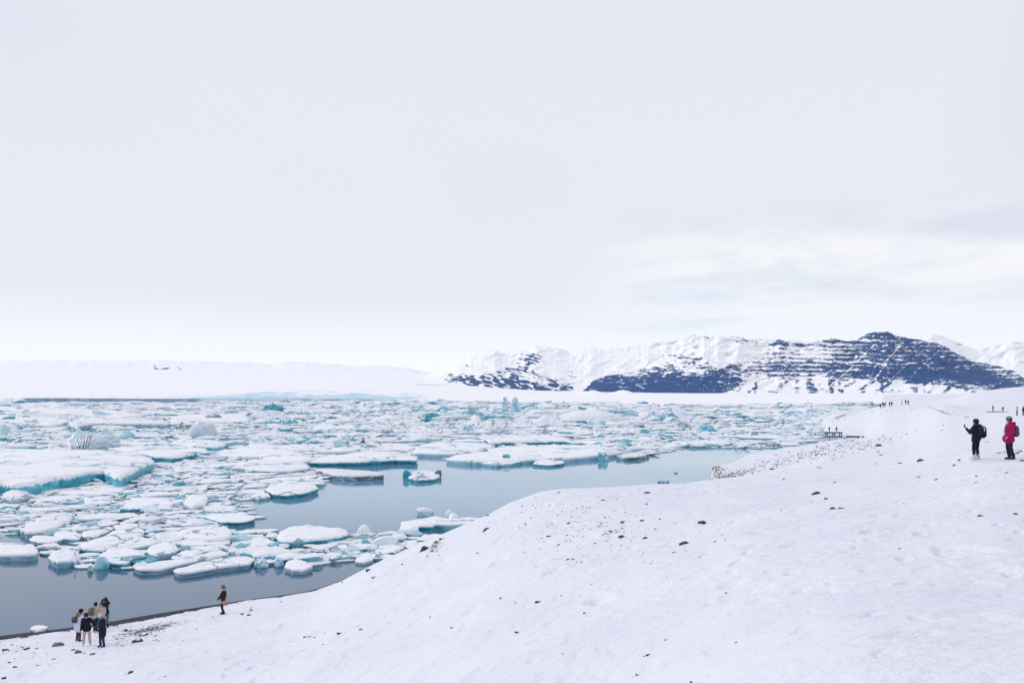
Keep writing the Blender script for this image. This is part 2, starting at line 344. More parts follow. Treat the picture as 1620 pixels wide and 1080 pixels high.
# ------------------------------------------------------------------ ground
def K(*a):
    """knots (distance, height); a height given as ('y', row) is the row of the photo it shows at"""
    k = [(d, (H - (v[1] - HY) * d / F) if isinstance(v, tuple) else v) for d, v in a]
    dk = [d for d, v in a if isinstance(v, tuple) and v[1] == 1080]
    if dk:      # nothing nearer may rise into the view below the slope's visible start
        k = [(d, min(z, H - (1080 + (dk[0] - d) / dk[0] * 620 - HY) * d / F)) if d < dk[0] else (d, z) for d, z in k]
    return k
Y_ = lambda v: ('y', v)
COLS = {
 -700: K((.5,12.0),(5,10.4),(10,8.2),(20,4.0),(30,1.2),(36,0),(45,-1.5),(80,-4),(1700,-6)),
 -200: K((.5,12.3),(5,11.0),(10,9.1),(20,5.3),(30,2.2),(38,.7),(42,.2),(44,0),(50,-.8),(65,-2.5),(1700,-6)),
 0: K((.5,12.7),(5,11.3),(10,9.5),(20,6.0),(33,Y_(1080)),(40,Y_(1036)),(44,Y_(1018)),(45.6,.16),(46.8,0),(52,-.8),(65,-2.5),(1700,-6)),
 200: K((.5,12.8),(5,11.5),(10,9.9),(20,6.8),(28,Y_(1080)),(36,Y_(1032)),(43,Y_(1002)),(48.5,Y_(985)),(50.3,0),(56,-.8),(70,-2.5),(1700,-6)),
 355: K((.5,12.85),(5,11.7),(10,10.2),(18,7.6),(25,Y_(1080)),(34,Y_(1020)),(42,Y_(985)),(48,Y_(967)),(52,Y_(958)),(53.9,0),(60,-.9),(75,-2.5),(1700,-6)),
 485: K((.5,12.9),(5,11.8),(10,10.6),(16,8.9),(21,Y_(1080)),(30,Y_(1015)),(40,Y_(966)),(48,Y_(945)),(54,Y_(937.5)),(57,0),(64,-1),(80,-2.5),(1700,-6)),
 600: K((.5,12.9),(5,11.9),(10,10.8),(14,9.7),(18,Y_(1080)),(26,Y_(985)),(34,Y_(925)),(40,Y_(895)),(44,Y_(888)),(48,Y_(889)),(55,2.2),(64,0),(72,-1.2),(90,-2.5),(1700,-6)),
 700: K((.5,12.9),(5,12),(10,11),(13,10.1),(15.5,Y_(1080)),(24,Y_(965)),(32,Y_(890)),(38,Y_(853)),(43,Y_(845)),(48,Y_(847)),(58,3.2),(72,0),(85,-1.5),(110,-3),(1700,-6)),
 765: K((.5,12.9),(5,12.1),(10,11.1),(14,Y_(1080)),(22,Y_(945)),(30,Y_(865)),(37,Y_(825)),(42,Y_(818)),(47,Y_(820)),(58,3.9),(75,0),(90,-2),(120,-3),(1700,-6)),
 820: K((.5,12.95),(5,12.15),(10,11.0),(13.3,Y_(1080)),(21,Y_(938)),(29,Y_(848)),(37,Y_(800)),(42,Y_(791)),(47,Y_(793)),(59,4.5),(79,0),(92,-2),(125,-3),(1700,-6)),
 880: K((.5,12.95),(5,12.2),(9,11.3),(12.5,Y_(1080)),(20,Y_(930)),(29,Y_(835)),(37,Y_(785)),(42,Y_(775)),(47,Y_(776)),(60,5),(82,0),(95,-2),(130,-3),(1700,-6)),
 1000: K((.5,13),(5,12.3),(8,11.7),(11,Y_(1080)),(18,Y_(925)),(27,Y_(832)),(36,Y_(785)),(44,Y_(769)),(50,Y_(769.5)),(65,4.5),(86,0),(100,-2),(140,-3),(1700,-6)),
 1100: K((.5,13),(5,12.4),(9.5,Y_(1080)),(16,Y_(920)),(25,Y_(828)),(36,Y_(780)),(46,Y_(764)),(54,Y_(763)),(70,4.5),(94,0),(105,-1),(150,-1.5),(230,-3),(1700,-6)),
 1116: K((.5,13),(5,12.4),(9.3,Y_(1080)),(16,Y_(919)),(25,Y_(827)),(36,Y_(779)),(46,Y_(762.5)),(54,Y_(761)),(70,4.6),(98,0),(110,-.6),(140,-.7),(160,-1.5),(230,-3),(1700,-6)),
 1132: K((.5,13),(5,12.4),(9,Y_(1080)),(15.5,Y_(918)),(24.5,Y_(825)),(36,Y_(777)),(46,Y_(761)),(55,Y_(759)),(71,5),(98,.5),(124,.1),(132,.45),(143,.35),(147.5,0),(160,-1),(230,-3),(1700,-6)),
 1200: K((.5,13),(5,12.5),(8,Y_(1080)),(14,Y_(915)),(23,Y_(820)),(35,Y_(775)),(48,Y_(755)),(58,Y_(749.5)),(72,Y_(749)),(95,2.6),(120,.9),(150,.7),(170,.45),(177,0),(190,-1),(250,-3),(1700,-6)),
 1270: K((.5,13),(5,12.55),(7.3,Y_(1080)),(14,Y_(908)),(23,Y_(815)),(36,Y_(770)),(50,Y_(749)),(62,Y_(741)),(75,Y_(738)),(100,Y_(735)),(130,Y_(730)),(165,Y_(714)),(192,.5),(199,0),(215,-1),(280,-3),(1700,-6)),
 1310: K((.5,13),(5,12.55),(7,Y_(1080)),(13,Y_(905)),(22,Y_(811)),(36,Y_(766)),(52,Y_(745)),(66,Y_(735)),(85,Y_(727)),(120,Y_(718)),(160,Y_(709)),(195,Y_(701.5)),(212,.3),(217,0),(235,-.5),(258,-.2),(264,.2),(276,1.0),(300,1.7),(340,1.4),(400,.6),(430,-.1),(470,-1),(700,-4),(1700,-6)),
 1366: K((.5,13),(5,12.6),(6.7,Y_(1080)),(13,Y_(905)),(22,Y_(806)),(36,Y_(761)),(54,Y_(740)),(70,Y_(729)),(90,Y_(720)),(130,Y_(709)),(170,Y_(701)),(205,Y_(695)),(222,Y_(692)),(229,.1),(236,.15),(246,.9),(262,3.2),(285,5.2),(310,5.2),(400,2.6),(480,1),(540,0),(600,-1),(800,-4),(1700,-6)),
 1400: K((.5,13),(5,12.6),(6.6,Y_(1080)),(13,Y_(903)),(22,Y_(803)),(36,Y_(757)),(52,Y_(738)),(70,Y_(726)),(93,Y_(716)),(130,Y_(706)),(170,Y_(698)),(205,Y_(688)),(225,Y_(676)),(245,Y_(662)),(262,Y_(650)),(276,Y_(642.5)),(292,Y_(641)),(310,Y_(641.5)),(400,3.4),(480,2),(580,.5),(640,.3),(1000,1.2),(1700,.8)),
 1430: K((.5,13),(5,12.6),(6.5,Y_(1080)),(13,Y_(900)),(22,Y_(800)),(36,Y_(752)),(50,Y_(735)),(70,Y_(723)),(95,Y_(713)),(130,Y_(703)),(170,Y_(692)),(200,Y_(682)),(225,Y_(669)),(245,Y_(655)),(260,Y_(646)),(274,Y_(640.5)),(290,Y_(639.5)),(310,Y_(640)),(360,5),(450,2.5),(700,1),(1000,1.2),(1700,.8)),
 1500: K((.5,13),(5,12.65),(6.3,Y_(1080)),(13,Y_(898)),(22,Y_(790)),(33,Y_(742)),(45,Y_(722)),(65,Y_(706)),(100,Y_(690)),(140,Y_(674)),(190,Y_(655)),(215,Y_(647)),(240,Y_(642)),(262,Y_(640)),(330,6),(450,Y_(637)),(520,Y_(632.5)),(600,Y_(631)),(800,2.5),(1100,1.5),(1700,.8)),
 1545: K((.5,13),(5,12.65),(6.2,Y_(1080)),(13,Y_(895)),(22,Y_(776)),(33,Y_(727)),(45,Y_(714)),(65,Y_(700)),(100,Y_(684)),(140,Y_(668)),(180,Y_(655)),(200,Y_(651)),(230,Y_(648)),(300,Y_(643.5)),(400,Y_(631)),(460,Y_(622)),(540,Y_(620)),(640,9),(1000,3),(1700,1)),
 1620: K((.5,13),(5,12.7),(6,Y_(1080)),(13,Y_(893)),(22,Y_(771)),(33,Y_(725)),(45,Y_(710)),(65,Y_(694)),(90,Y_(679)),(115,Y_(666)),(140,Y_(658)),(180,Y_(652)),(260,Y_(645)),(340,Y_(637)),(420,Y_(621)),(480,Y_(614)),(540,Y_(612)),(640,13),(900,8),(1700,3)),
 1900: K((.5,13),(5,12.75),(13,Y_(893)),(22,Y_(771)),(33,Y_(723)),(45,Y_(706)),(65,Y_(690)),(100,Y_(672)),(180,Y_(652)),(300,Y_(640)),(420,Y_(616)),(540,Y_(606)),(700,14),(1700,8)),
 3200: K((.5,13),(5,12.8),(13,11.9),(33,11.9),(65,11),(100,10.5),(300,10),(540,16),(700,14),(1700,8)),
}
LD = np.linspace(math.log(.3), math.log(2000), 900)
ckeys = np.array(sorted(COLS), float)
def colprof(kn):
    x = np.log([k[0] for k in kn]); y = np.array([k[1] for k in kn])
    # monotone cubic (pchip) so that crests stay where they were traced
    h = np.diff(x); dl = np.diff(y) / h
    m = np.zeros_like(y)
    for i in range(1, len(y) - 1):
        if dl[i-1] * dl[i] > 0:
            w1, w2 = 2*h[i] + h[i-1], h[i] + 2*h[i-1]
            m[i] = (w1 + w2) / (w1 / dl[i-1] + w2 / dl[i])
    m[0], m[-1] = dl[0], dl[-1]
    q = np.clip(LD, x[0], x[-1]); i = np.clip(np.searchsorted(x, q) - 1, 0, len(x) - 2)
    t = (q - x[i]) / h[i]
    return (2*t**3-3*t**2+1)*y[i] + (t**3-2*t**2+t)*h[i]*m[i] + (-2*t**3+3*t**2)*y[i+1] + (t**3-t**2)*h[i]*m[i+1]
PRO = np.array([colprof(COLS[int(k)]) for k in ckeys])           # (ncol, nd)
PX = np.arange(-700, 3201, 4.0)
TAB = np.empty((len(PX), len(LD)))
for j in range(len(LD)):
    x, y = ckeys, PRO[:, j]
    h = np.diff(x); dl = np.diff(y) / h; m = np.zeros_like(y)
    s = dl[:-1] * dl[1:] > 0
    w1, w2 = 2*h[1:] + h[:-1], h[1:] + 2*h[:-1]
    with np.errstate(divide='ignore', invalid='ignore'):
        mm = (w1 + w2) / (w1 / dl[:-1] + w2 / dl[1:])
    m[1:-1] = np.where(s, mm, 0); m[0], m[-1] = dl[0], dl[-1]
    i = np.clip(np.searchsorted(x, PX) - 1, 0, len(x) - 2); t_ = (PX - x[i]) / h[i]
    TAB[:, j] = (2*t_**3-3*t_**2+1)*y[i] + (t_**3-2*t_**2+t_)*h[i]*m[i] + (-2*t_**3+3*t_**2)*y[i+1] + (t_**3-t_**2)*h[i]*m[i+1]
# even out the joints between columns near the camera
ker = np.exp(-.5 * (np.arange(-30, 31) / 9.0) ** 2); ker /= ker.sum()
pad = np.pad(TAB, ((30, 30), (0, 0)), 'edge')
SM = np.stack([np.convolve(pad[:, j], ker, 'valid') for j in range(TAB.shape[1])], 1)
wn_ = 1 - smooth(np.exp(LD), 26, 44)[None]
TAB = TAB * (1 - wn_) + SM * wn_
def zbase(x, y):
    x = np.asarray(x, float); y = np.maximum(np.asarray(y, float), .3)
    u = np.clip((CX + F * x / y + 700) / 4.0, 0, len(PX) - 1.001)
    v = np.clip((np.log(y) - LD[0]) / (LD[1] - LD[0]), 0, len(LD) - 1.001)
    i, j = u.astype(int), v.astype(int); a, b_ = u - i, v - j
    return (TAB[i, j]*(1-a)+TAB[i+1, j]*a)*(1-b_) + (TAB[i, j+1]*(1-a)+TAB[i+1, j+1]*a)*b_
def gpatch(px, py, cx, cy, rx, ry, ang=0.0):
    c, s = math.cos(math.radians(ang)), math.sin(math.radians(ang))
    dx, dy = px - cx, py - cy
    u, v = (dx*c + dy*s) / rx, (-dx*s + dy*c) / ry
    return np.exp(-(u*u + v*v))
def pits(x, y, cell, prob, rad, seed):
    """old footprints and melt dimples: rounded hollows on a jittered lattice"""
    gx, gy = np.floor(x / cell).astype(np.int64), np.floor(y / cell).astype(np.int64); r = np.zeros_like(x)
    for i in (-1, 0, 1):
        for j in (-1, 0, 1):
            cx, cy = gx + i, gy + j
            px_ = (cx + .15 + .7 * _h(cx, cy, 1, seed)) * cell; py_ = (cy + .15 + .7 * _h(cx, cy, 2, seed)) * cell
            on = _h(cx, cy, 3, seed) < prob; a = rad * (.6 + .8 * _h(cx, cy, 4, seed)); t_ = _h(cx, cy, 5, seed) * 3.14
            dx, dy = x - px_, y - py_; u = (dx * np.cos(t_) + dy * np.sin(t_)) / (a * 1.5); v = (-dx * np.sin(t_) + dy * np.cos(t_)) / (a * .8)
            q_ = u * u + v * v
            r = r + on * (.25 * np.exp(-(q_ - 1.6) ** 2 * 1.2) - np.exp(-q_ * 1.3)) * a
    return r
def znoise(x, y):
    d = np.asarray(y, float)
    n = 0.10 * fbm2(x * .22, y * .22, 3, 3) * smooth(d, 4, 25) * (1 - smooth(d, 120, 400))
    n = n + 0.028 * fbm2(x * 1.1 + y * .4, y * 1.1, 3, 11)
    n = n - 0.035 * smooth(fbm2(x * 2.6, y * 1.9, 2, 31), .35, .7)      # dimples over buried stones
    x, d = np.broadcast_arrays(np.asarray(x, float), d)
    if x.size < 20000 or True:
        pm = smooth(fbm2(x * .12, y * .12, 2, 71), -.25, .35)
        n = n + .62 * pits(x, d, .8, .5, .13, 5) * (.25 + .75 * pm) * (1 - smooth(d, 60, 110)) + .38 * pits(x, d, 2.3, .5, .30, 9) * (1 - smooth(d, 90, 160))
        n = n + .022 * fbm2((x + .6 * d) * .7, (d - .6 * x) * 3.4, 3, 83) * (1 - smooth(d, 50, 90))
    n = n + 0.25 * fbm2(x * .05, y * .05, 4, 21) * smooth(d, 90, 200) * smooth(np.asarray(zbase(x, y)), .3, 2)
    return n
def zf(x, y):
    z = zbase(x, y)
    return z + znoise(x, y) * smooth(z, -.1, .35)
def ground_hit(px, py):
    d = np.exp(np.linspace(math.log(4), math.log(1500), 6000))
    x = (px - CX) * d / F
    z = zf(x, d); ray = H - (py - HY) * d / F
    k = np.argmax(z >= ray)
    return np.array([x[k], d[k], z[k]])
d_rows = np.concatenate([np.geomspace(.5, 5, 30, endpoint=False), np.geomspace(5, 60, 520, endpoint=False),
                         np.geomspace(60, 330, 330, endpoint=False), np.geomspace(330, 1700, 90)])
p_cols = np.concatenate([np.arange(-700, -120, 12.0), np.arange(-120, 1740, 2.2), np.arange(1740, 3200, 16.0)])
D, Pp = np.meshgrid(d_rows, p_cols, indexing='ij')
X = (Pp - CX) * D / F
Z = zf(X, D)
PYs = HY + F * (H - Z) / D
g = np.full_like(Z, 0.13)
# where the wind has left stones bare (world patches, found through their place in the view)
g += .24 * gpatch(Pp, PYs, 945, 830, 120, 40, 8) * (D < 60)
g += .17 * gpatch(Pp, PYs, 1080, 865, 50, 18, -20) * (D < 60)
g += .22 * gpatch(Pp, PYs, 780, 825, 40, 14, -38) * (D < 60)
g += .34 * gpatch(Pp, PYs, 690, 862, 28, 13, -30) * (D < 60)
g += .30 * gpatch(Pp, PYs, 215, 1000, 75, 13, -12) + .2 * gpatch(Pp, PYs, 330, 975, 110, 10, -12) + .2 * gpatch(Pp, PYs, 40, 1022, 70, 14, -8)
g += .26 * gpatch(Pp, PYs, 490, 1007, 14, 5) + .13 * gpatch(Pp, PYs, 840, 952, 40, 6) + .1 * gpatch(Pp, PYs, 820, 990, 30, 12)
g += (.19 * gpatch(Pp, PYs, 1215, 733, 90, 11, -8) + .12 * gpatch(Pp, PYs, 1290, 716, 60, 12, -22) + .13 * gpatch(Pp, PYs, 1360, 705, 70, 8, -8) + .08*gpatch(Pp, PYs, 1370, 712, 60, 12, 0)) * (D > 60)
g += .30 * gpatch(Pp, PYs, 1330, 658, 35, 4, -22) * (D > 200) + .24 * gpatch(Pp, PYs, 1400, 650, 50, 4, -6) * (D > 200) + .25 * gpatch(Pp, PYs, 1330, 672, 22, 4, 0) * (D > 200)
g += .30 * gpatch(Pp, PYs, 1600, 715, 45, 9, -8) * (D < 90) * (D > 34) + .20 * gpatch(Pp, PYs, 1500, 708, 60, 8) * (D > 34) * (D < 110)
g += .2 * gpatch(Pp, PYs, 1480, 652, 60, 6, 12) * (D > 100) * (D < 260)
g += (.30 * gpatch(Pp, PYs, 1485, 649, 34, 1.0, 20) + .25 * gpatch(Pp, PYs, 1500, 650, 40, 1.0, 17) + .16 * gpatch(Pp, PYs, 1560, 640, 60, 2) + .15 * gpatch(Pp, PYs, 1440, 668, 90, 3, 4) + .15 * gpatch(Pp, PYs, 1330, 700, 60, 5)) * (D > 90)
g = np.where(D < 14, np.minimum(g, .2), g)
wet = smooth(Z + .10 * fbm2(X * 1.3, D * 1.3, 4, 44), .30, .12) * smooth(D, 300, 200) * (Pp < 700) + smooth(Z, .05, -.05) * (Pp < 900)
wet = np.clip(wet, 0, 1)
att = np.stack([g, wet, smooth(D, 60, 130)], -1)
nr, nc = D.shape
idx = np.arange(nr * nc).reshape(nr, nc)
fq = np.stack([idx[:-1, :-1], idx[:-1, 1:], idx[1:, 1:], idx[1:, :-1]], -1).reshape(-1, 4)
o = mk('snow_ground', np.stack([X, D, Z], -1), fq, M_GROUND, attr=att.reshape(-1, 3))
tag(o, 'snow covered moraine slope with scattered dark gravel above the lagoon', None, None, 'structure')

# ------------------------------------------------------------------ water
gx = np.linspace(-2600, 2600, 60); gy = np.concatenate([np.linspace(20, 400, 60), np.linspace(440, 2400, 40)])
A, B = np.meshgrid(gy, gx, indexing='ij'); ii = np.arange(A.size).reshape(A.shape)
fw = np.stack([ii[:-1, :-1], ii[:-1, 1:], ii[1:, 1:], ii[1:, :-1]], -1).reshape(-1, 4)
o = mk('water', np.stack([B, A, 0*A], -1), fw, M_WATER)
tag(o, 'calm grey blue water of the glacier lagoon', None, None, 'structure')

# ------------------------------------------------------------------ glacier and plain beyond the lagoon
EDGE = np.array([(-900,636),(-200,636),(0,637),(60,637.5),(300,636.3),(420,634.5),(560,634.5),(640,635.2),(700,634.3),(800,634),(900,636),(1000,639),(1150,639.6),(1300,638.5),(1400,638),(2000,638)])
def edge_d(px): return H * F / (np.interp(px, EDGE[:, 0], EDGE[:, 1]) - HY)
def gl_z(px, d):
    e = edge_d(px)
    cliff = np.interp(px, [-900, 60, 330, 520, 600, 680, 5000], [4.6, 4.6, 3.2, 2.2, 1.2, .6, .35])
    L_ = np.interp(d, [700, 1000, 1500, 2500, 4000, 5500, 8000], [4.6, 5.2, 9.5, 31, 74, 120, 190])
    M_ = np.interp(d, [700, 1000, 1500, 2200, 3000, 8000], [.8, 3, 11.5, 22, 42, 150])
    R_ = np.interp(d, [600, 1000, 1416, 2000, 8000], [.35, 1.0, .6, 3, 20])
    a = smooth(px, 480, 700); b_ = smooth(px, 700, 890)
    s = (L_ * (1 - a) + M_ * a) * (1 - b_) + R_ * b_
    rise = smooth(d, e + 1, e + 6)
    return np.where(d <= e, -1.5 + 1.5 * smooth(d, e - 20, e), np.minimum(cliff, s) * rise + np.maximum(s - cliff, 0) * smooth(d, e + 6, e + 300))
gc = np.concatenate([np.arange(-900, -40, 30.0), np.arange(-40, 1300, 2.5), np.arange(1300, 2100, 30.0)])
q = np.concatenate([[0, .6, 1.2, 2.0, 3, 4, 5, 6, 8], np.geomspace(10, 7000, 190)])
GP, Q = np.meshgrid(gc, q, indexing='xy')
E = edge_d(GP) + 14 * fbm2(GP * .05, GP * 0, 4, 5)
GD = E + Q
base_z = gl_z(GP, edge_d(GP) + Q)
crev = smooth(GP, 330, 430) * (1 - smooth(GP, 640, 690)) * (1 - smooth(Q, 250, 900))
GX = (GP - CX) * GD / F
rid = fbm2(GX * .03, GD * .012, 5, 41)
base_z = base_z + (crev * 3.0 + .35) * np.abs(rid) * smooth(Q, 1, 15)
gm = np.zeros(GP.shape + (3,))
gpy = HY + F * (H - base_z) / GD
gm[..., 0] = crev * (.08 + .45 * smooth(rid, .1, -.3)) + .25 * (1 - smooth(Q, 20, 300)) * smooth(GP, 250, 330) * (1 - smooth(GP, 560, 760)) + .2 * (1 - smooth(Q, 100, 500))
gm[..., 0] += 0.35 * gpatch(GP, gpy, 590, 628, 38, 4)
gm[..., 0] += .22 * smooth(fbm2(GP * .008, gpy * .75, 4, 91), .05, .4) * (1 - smooth(GP, 560, 700)) + .34 * gpatch(GP, gpy, 430, 629, 190, 5)  # faint bluish relief lines drawn as colour, then a blue ice patch
gm[..., 1] = (1 - smooth(Q, 6, 9)) * (.62 * smooth(GP, 25, 60) * (1 - smooth(GP, 150, 420)) + .35 * (1 - smooth(GP, 560, 680)))
gm[..., 1] += .30 * gpatch(GP, gpy, 100, 620, 90, 2.0) + .33 * gpatch(GP, gpy, 560, 632.5, 70, 1.5) + .3 * gpatch(GP, gpy, 585, 629, 20, 3)
ii = np.arange(GP.size).reshape(GP.shape)
fg = np.stack([ii[:-1, :-1], ii[:-1, 1:], ii[1:, 1:], ii[1:, :-1]], -1).reshape(-1, 4)
o = mk('glacier', np.stack([GX, GD, base_z], -1), fg, M_GLAC, attr=gm.reshape(-1, 3))
tag(o, 'wide snow covered glacier tongue ending in a low blue ice edge', None, None, 'structure')

# ------------------------------------------------------------------ mountains
def mountain(name, label, ridge, foot, d0, d1, rockfn, step=1.0, rows=130, relief=.03, jag=0.8, seed=0):
    ridge = np.array(ridge, float); foot = np.array(foot, float)
    x0, x1 = ridge[0, 0], ridge[-1, 0]
    px = np.arange(x0, x1 + .01, step)
    ry = np.interp(px, ridge[:, 0], ridge[:, 1]) + jag * fbm2(px * .13, px * 0, 4, seed + 1, .6)
    fy = np.interp(px, foot[:, 0], foot[:, 1])
    ry = np.minimum(ry, fy - .3)
    u = np.concatenate([[0.0], np.linspace(0, 1, rows), [1.04, 1.12, 1.3]])
    U, PXX = np.meshgrid(u, px, indexing='ij')
    uc = np.minimum(U, 1)
    PY = fy + (ry - fy) * uc
    d = d0 + (d1 - d0) * (uc ** .8)
    # gullies, buttresses and terraces as relief along the line of sight
    gul = fbm2(PXX * .03 + PY * .045, PY * .05 - PXX * .008, 5, seed + 3)
    ter = fbm2(PXX * .012, PY * .22 + 2 * fbm2(PXX * .02, PY * .02, 2, seed + 9), 3, seed + 5)
    rel = relief * (np.abs(gul) * 1.2 + .12 * ter) * smooth(uc, 0, .15)
    d = d * (1 + rel)
    z = H + (HY - PY) * d / F
    back = np.maximum(U - 1, 0)
    d = d + back * 2500
    z = z - back * (z + 40) * 2.6
    z[0] -= 70.0          # the foot runs on under the glacier
    x = (PXX - CX) * d / F
    rk = rockfn(PXX, PY, uc, ter, gul)
    a_ = np.stack([rk, rk * 0, rk * 0], -1)
    ii = np.arange(U.size).reshape(U.shape)
    f_ = np.stack([ii[:-1, :-1], ii[:-1, 1:], ii[1:, 1:], ii[1:, :-1]], -1).reshape(-1, 4)
    o = mk(name, np.stack([x, d, z], -1), f_, M_MOUNT, attr=a_.reshape(-1, 3))
    tag(o, label, None, None, 'structure')
    return o
R_BACK = [(660,600),(690,588),(720,573),(745,563),(775,554),(783,553),(795,558),(815,556),(832,551),(848,546),(862,549),(882,550),(900,555),(915,553),(935,550),(955,552),(1000,547),(1025,543),(1050,539),(1080,532),(1097,528.5),(1112,533),(1130,532),(1165,533),(1200,536),(1260,538),(1330,545),(1400,560)]
F_BACK = [(660,607),(700,608.5),(760,612.5),(820,618),(870,624),(900,627),(1400,627)]
def rk_back(px, py, u, ter, gul):
    s = fbm2((px + .9*py) * .11, (py - .30*px) * .42, 4, 77, .6)
    r = 1.1 * gpatch(px, py, 760, 605, 55, 9, 8) + 1.2 * gpatch(px, py, 845, 612, 50, 9.5, 8) + .75 * gpatch(px, py, 800, 592, 62, 16, -22) + .6 * gpatch(px, py, 840, 564, 18, 6, 10) + .45*gpatch(px, py, 745, 575, 18, 8, -40)
    r += .5 * gpatch(px, py, 905, 598, 12, 18, 10) + .55 * gpatch(px, py, 870, 603, 35, 9, 20) + .35 * gpatch(px, py, 950, 575, 25, 5, -30) + .3*gpatch(px, py, 1060, 548, 25, 4, -25)
    dense = 1.2 * gpatch(px, py, 862, 619, 42, 5.5, 10)
    return r * (.62 + 1.9 * s) + dense * (.55 + .6 * s)
mountain('hills', 'snow covered mountains with dark rock near the foot, behind the lagoon', R_BACK, F_BACK, 1950, 3600, rk_back, seed=3, rows=110, relief=.035, jag=.7)
R_FRONT = [(872,628),(893,627),(905,621),(930,606),(960,593),(1000,588),(1020,581),(1040,571),(1060,561),(1075,551),(1088,546),(1096,540),(1108,536),(1114,531),(1124,534),(1135,531),(1150,534),(1165,531.5),(1178,536),(1190,538),(1205,543),(1218,542),(1233,536.5),(1245,541),(1262,543),(1290,541),(1306,537),(1318,535),(1330,537),(1345,540),(1360,535),(1374,526.5),(1392,524.5),(1405,524.5),(1415,530),(1435,534.5),(1450,537),(1480,541),(1495,548),(1515,559),(1540,571),(1560,575),(1585,580),(1605,587),(1616,596),(1640,606),(1680,618),(1700,622)]
F_FRONT = [(872,628.6),(900,627.3),(1000,625.6),(1100,624.6),(1300,624.6),(1480,625.5),(1700,626)]
def rk_front_fan_shade(px, py, u, ter, gul):
    cov = np.full_like(px, .42)
    cov += .50 * smooth(px, 1190, 1130) * smooth(py, 585, 600) * smooth(py, 640, 626)      # dense dark lower left
    cov += .10 * gpatch(px, py, 1060, 575, 40, 14, -40)
    cov -= .75 * gpatch(px, py, 1150, 556, 62, 17, 8)                       # smooth snow field
    cov -= .50 * gpatch(px, py, 1000, 570, 60, 16, -10)
    cov += .30 * gpatch(px, py, 1210, 582, 80, 8, -3) + .45*gpatch(px, py, 1233, 543, 18, 8)
    cov += .35 * gpatch(px, py, 1400, 545, 70, 22) + .45 * gpatch(px, py, 1400, 590, 80, 12, 4) + .50 * gpatch(px, py, 1500, 592, 70, 14, 8)
    cov += .2 * gpatch(px, py, 985, 615, 70, 9) + .5 * gpatch(px, py, 1575, 602, 70, 14, 18) + .18 * gpatch(px, py, 1450, 570, 120, 28) + .2 * gpatch(px, py, 1480, 560, 40, 12, 15)
    cov -= .25 * gpatch(px, py, 1290, 556, 30, 10)
    # debris fans: white cones along the foot, blue shading painted in as partial rock
    fan = 606 - 9 * np.abs(np.sin(px * .047 + .4)) + 5 * fbm2(px * .03, 0 * px, 3, 5)
    top = np.interp(px, [1120, 1180, 1200, 1290, 1300, 1330, 1480, 1520, 1620, 1700], [632, 608, 578, 578, 592, 600, 608, 614, 625, 630])
    lim = np.minimum(np.maximum(fan, top), 640)
    inf = smooth(py, lim - 2, lim + 2)
    cov = cov * (1 - .97 * inf) + inf * (.52 * smooth(np.sin(px * .19 + py * .1 + 5 * fbm2(px * .02, py * .05, 2, 8)), .2, 1) + .42 * smooth(np.abs(np.sin(px * .047 + .4)), .25, 0))
    chute = smooth(np.abs(fbm2((px + 1.1 * py) * .035, py * .004, 3, 61)), .05, .0) * smooth(px, 1180, 1240) * (py > 545)
    cov -= .5 * chute
    wob = 4.0 * fbm2(px * .012, py * .0, 4, 15, .6) + 1.2 * fbm2(px * .06, py * .05, 3, 14)
    sv = py + wob - .02 * (px - 1300)
    strata = .5 + .5 * np.sin(sv * .92 + 1.8 * fbm2(px * .03, py * .06, 3, 16))
    fine = fbm2(px * .085, sv * .62, 5, 19, .62)
    lump = fbm2(px * .05, sv * .11, 3, 27)
    diag = fbm2((px + .8 * py) * .16, (py - .35 * px) * .30, 4, 33, .6)
    amt = np.where(cov > .85, .62, 1.0)
    sw = smooth(px, 1150, 1260) * smooth(py, 608, 585)
    base = cov + amt * (.34 * (strata - .5) * (.35 + .9 * sw) + .45 * fine + .32 * lump + .30 * diag * (1 - .6 * sw))
    # thin ledges that hold snow: narrow broken lines following the beds
    l1 = np.abs(fbm2(px * .030, sv * .36, 3, 51)); l2 = np.abs(fbm2((px + 1.5 * py) * .08, sv * .42, 3, 57, .6))
    brk = smooth(fbm2(px * .10, py * .12, 3, 63), -.25, .2)
    return base + .12 - .75 * smooth(l1, .11, .0) * brk - .55 * smooth(l2, .11, .0) * (1 - .5 * brk)
mountain('mountain', 'dark layered mountain streaked with snow above white debris fans', R_FRONT, F_FRONT, 1600, 2600, rk_front_fan_shade, step=.75, rows=190, relief=.03, jag=1.3, seed=11)
mountain('snowy_hills', 'pale snow ridge behind the right end of the dark mountain', [(1400,560),(1430,541),(1440,536),(1455,531),(1475,528.5),(1490,531),(1505,537),(1520,543.5),(1532,549),(1545,553),(1560,550),(1590,543.5),(1605,540),(1625,542),(1660,550),(1720,545),(1800,565)],
         [(1400,630),(1800,630)], 3200, 5200, lambda px, py, u, t_, g_: .55 * gpatch(px, py, 1465, 531, 22, 3) + .5 * gpatch(px, py, 1520, 545, 14, 3) - .1 + .3 * g_, step=1.6, rows=70, seed=21, jag=.6)
def rk_far(px, py, u, t_, g_):
    r = 1.3 * gpatch(px, py, 246, 584, 5, 3.5, 40) + 1.2 * gpatch(px, py, 260, 583.5, 8, 2, -10) + .7 * gpatch(px, py, 284, 582, 8, 5, 60) + .6 * gpatch(px, py, 350, 592, 14, 1.2) + .6*gpatch(px, py, 245, 577, 5, 2)
    r += .45 * gpatch(px, py, 175, 580, 8, 3, -30) + .4 * gpatch(px, py, 40, 594, 16, 3) + .4 * gpatch(px, py, 388, 580, 6, 2) + .35*gpatch(px, py, 500, 582, 16, 2, 10)
    return r * (.8 + 1.0 * fbm2(px * .3, py * .5, 3, 9))
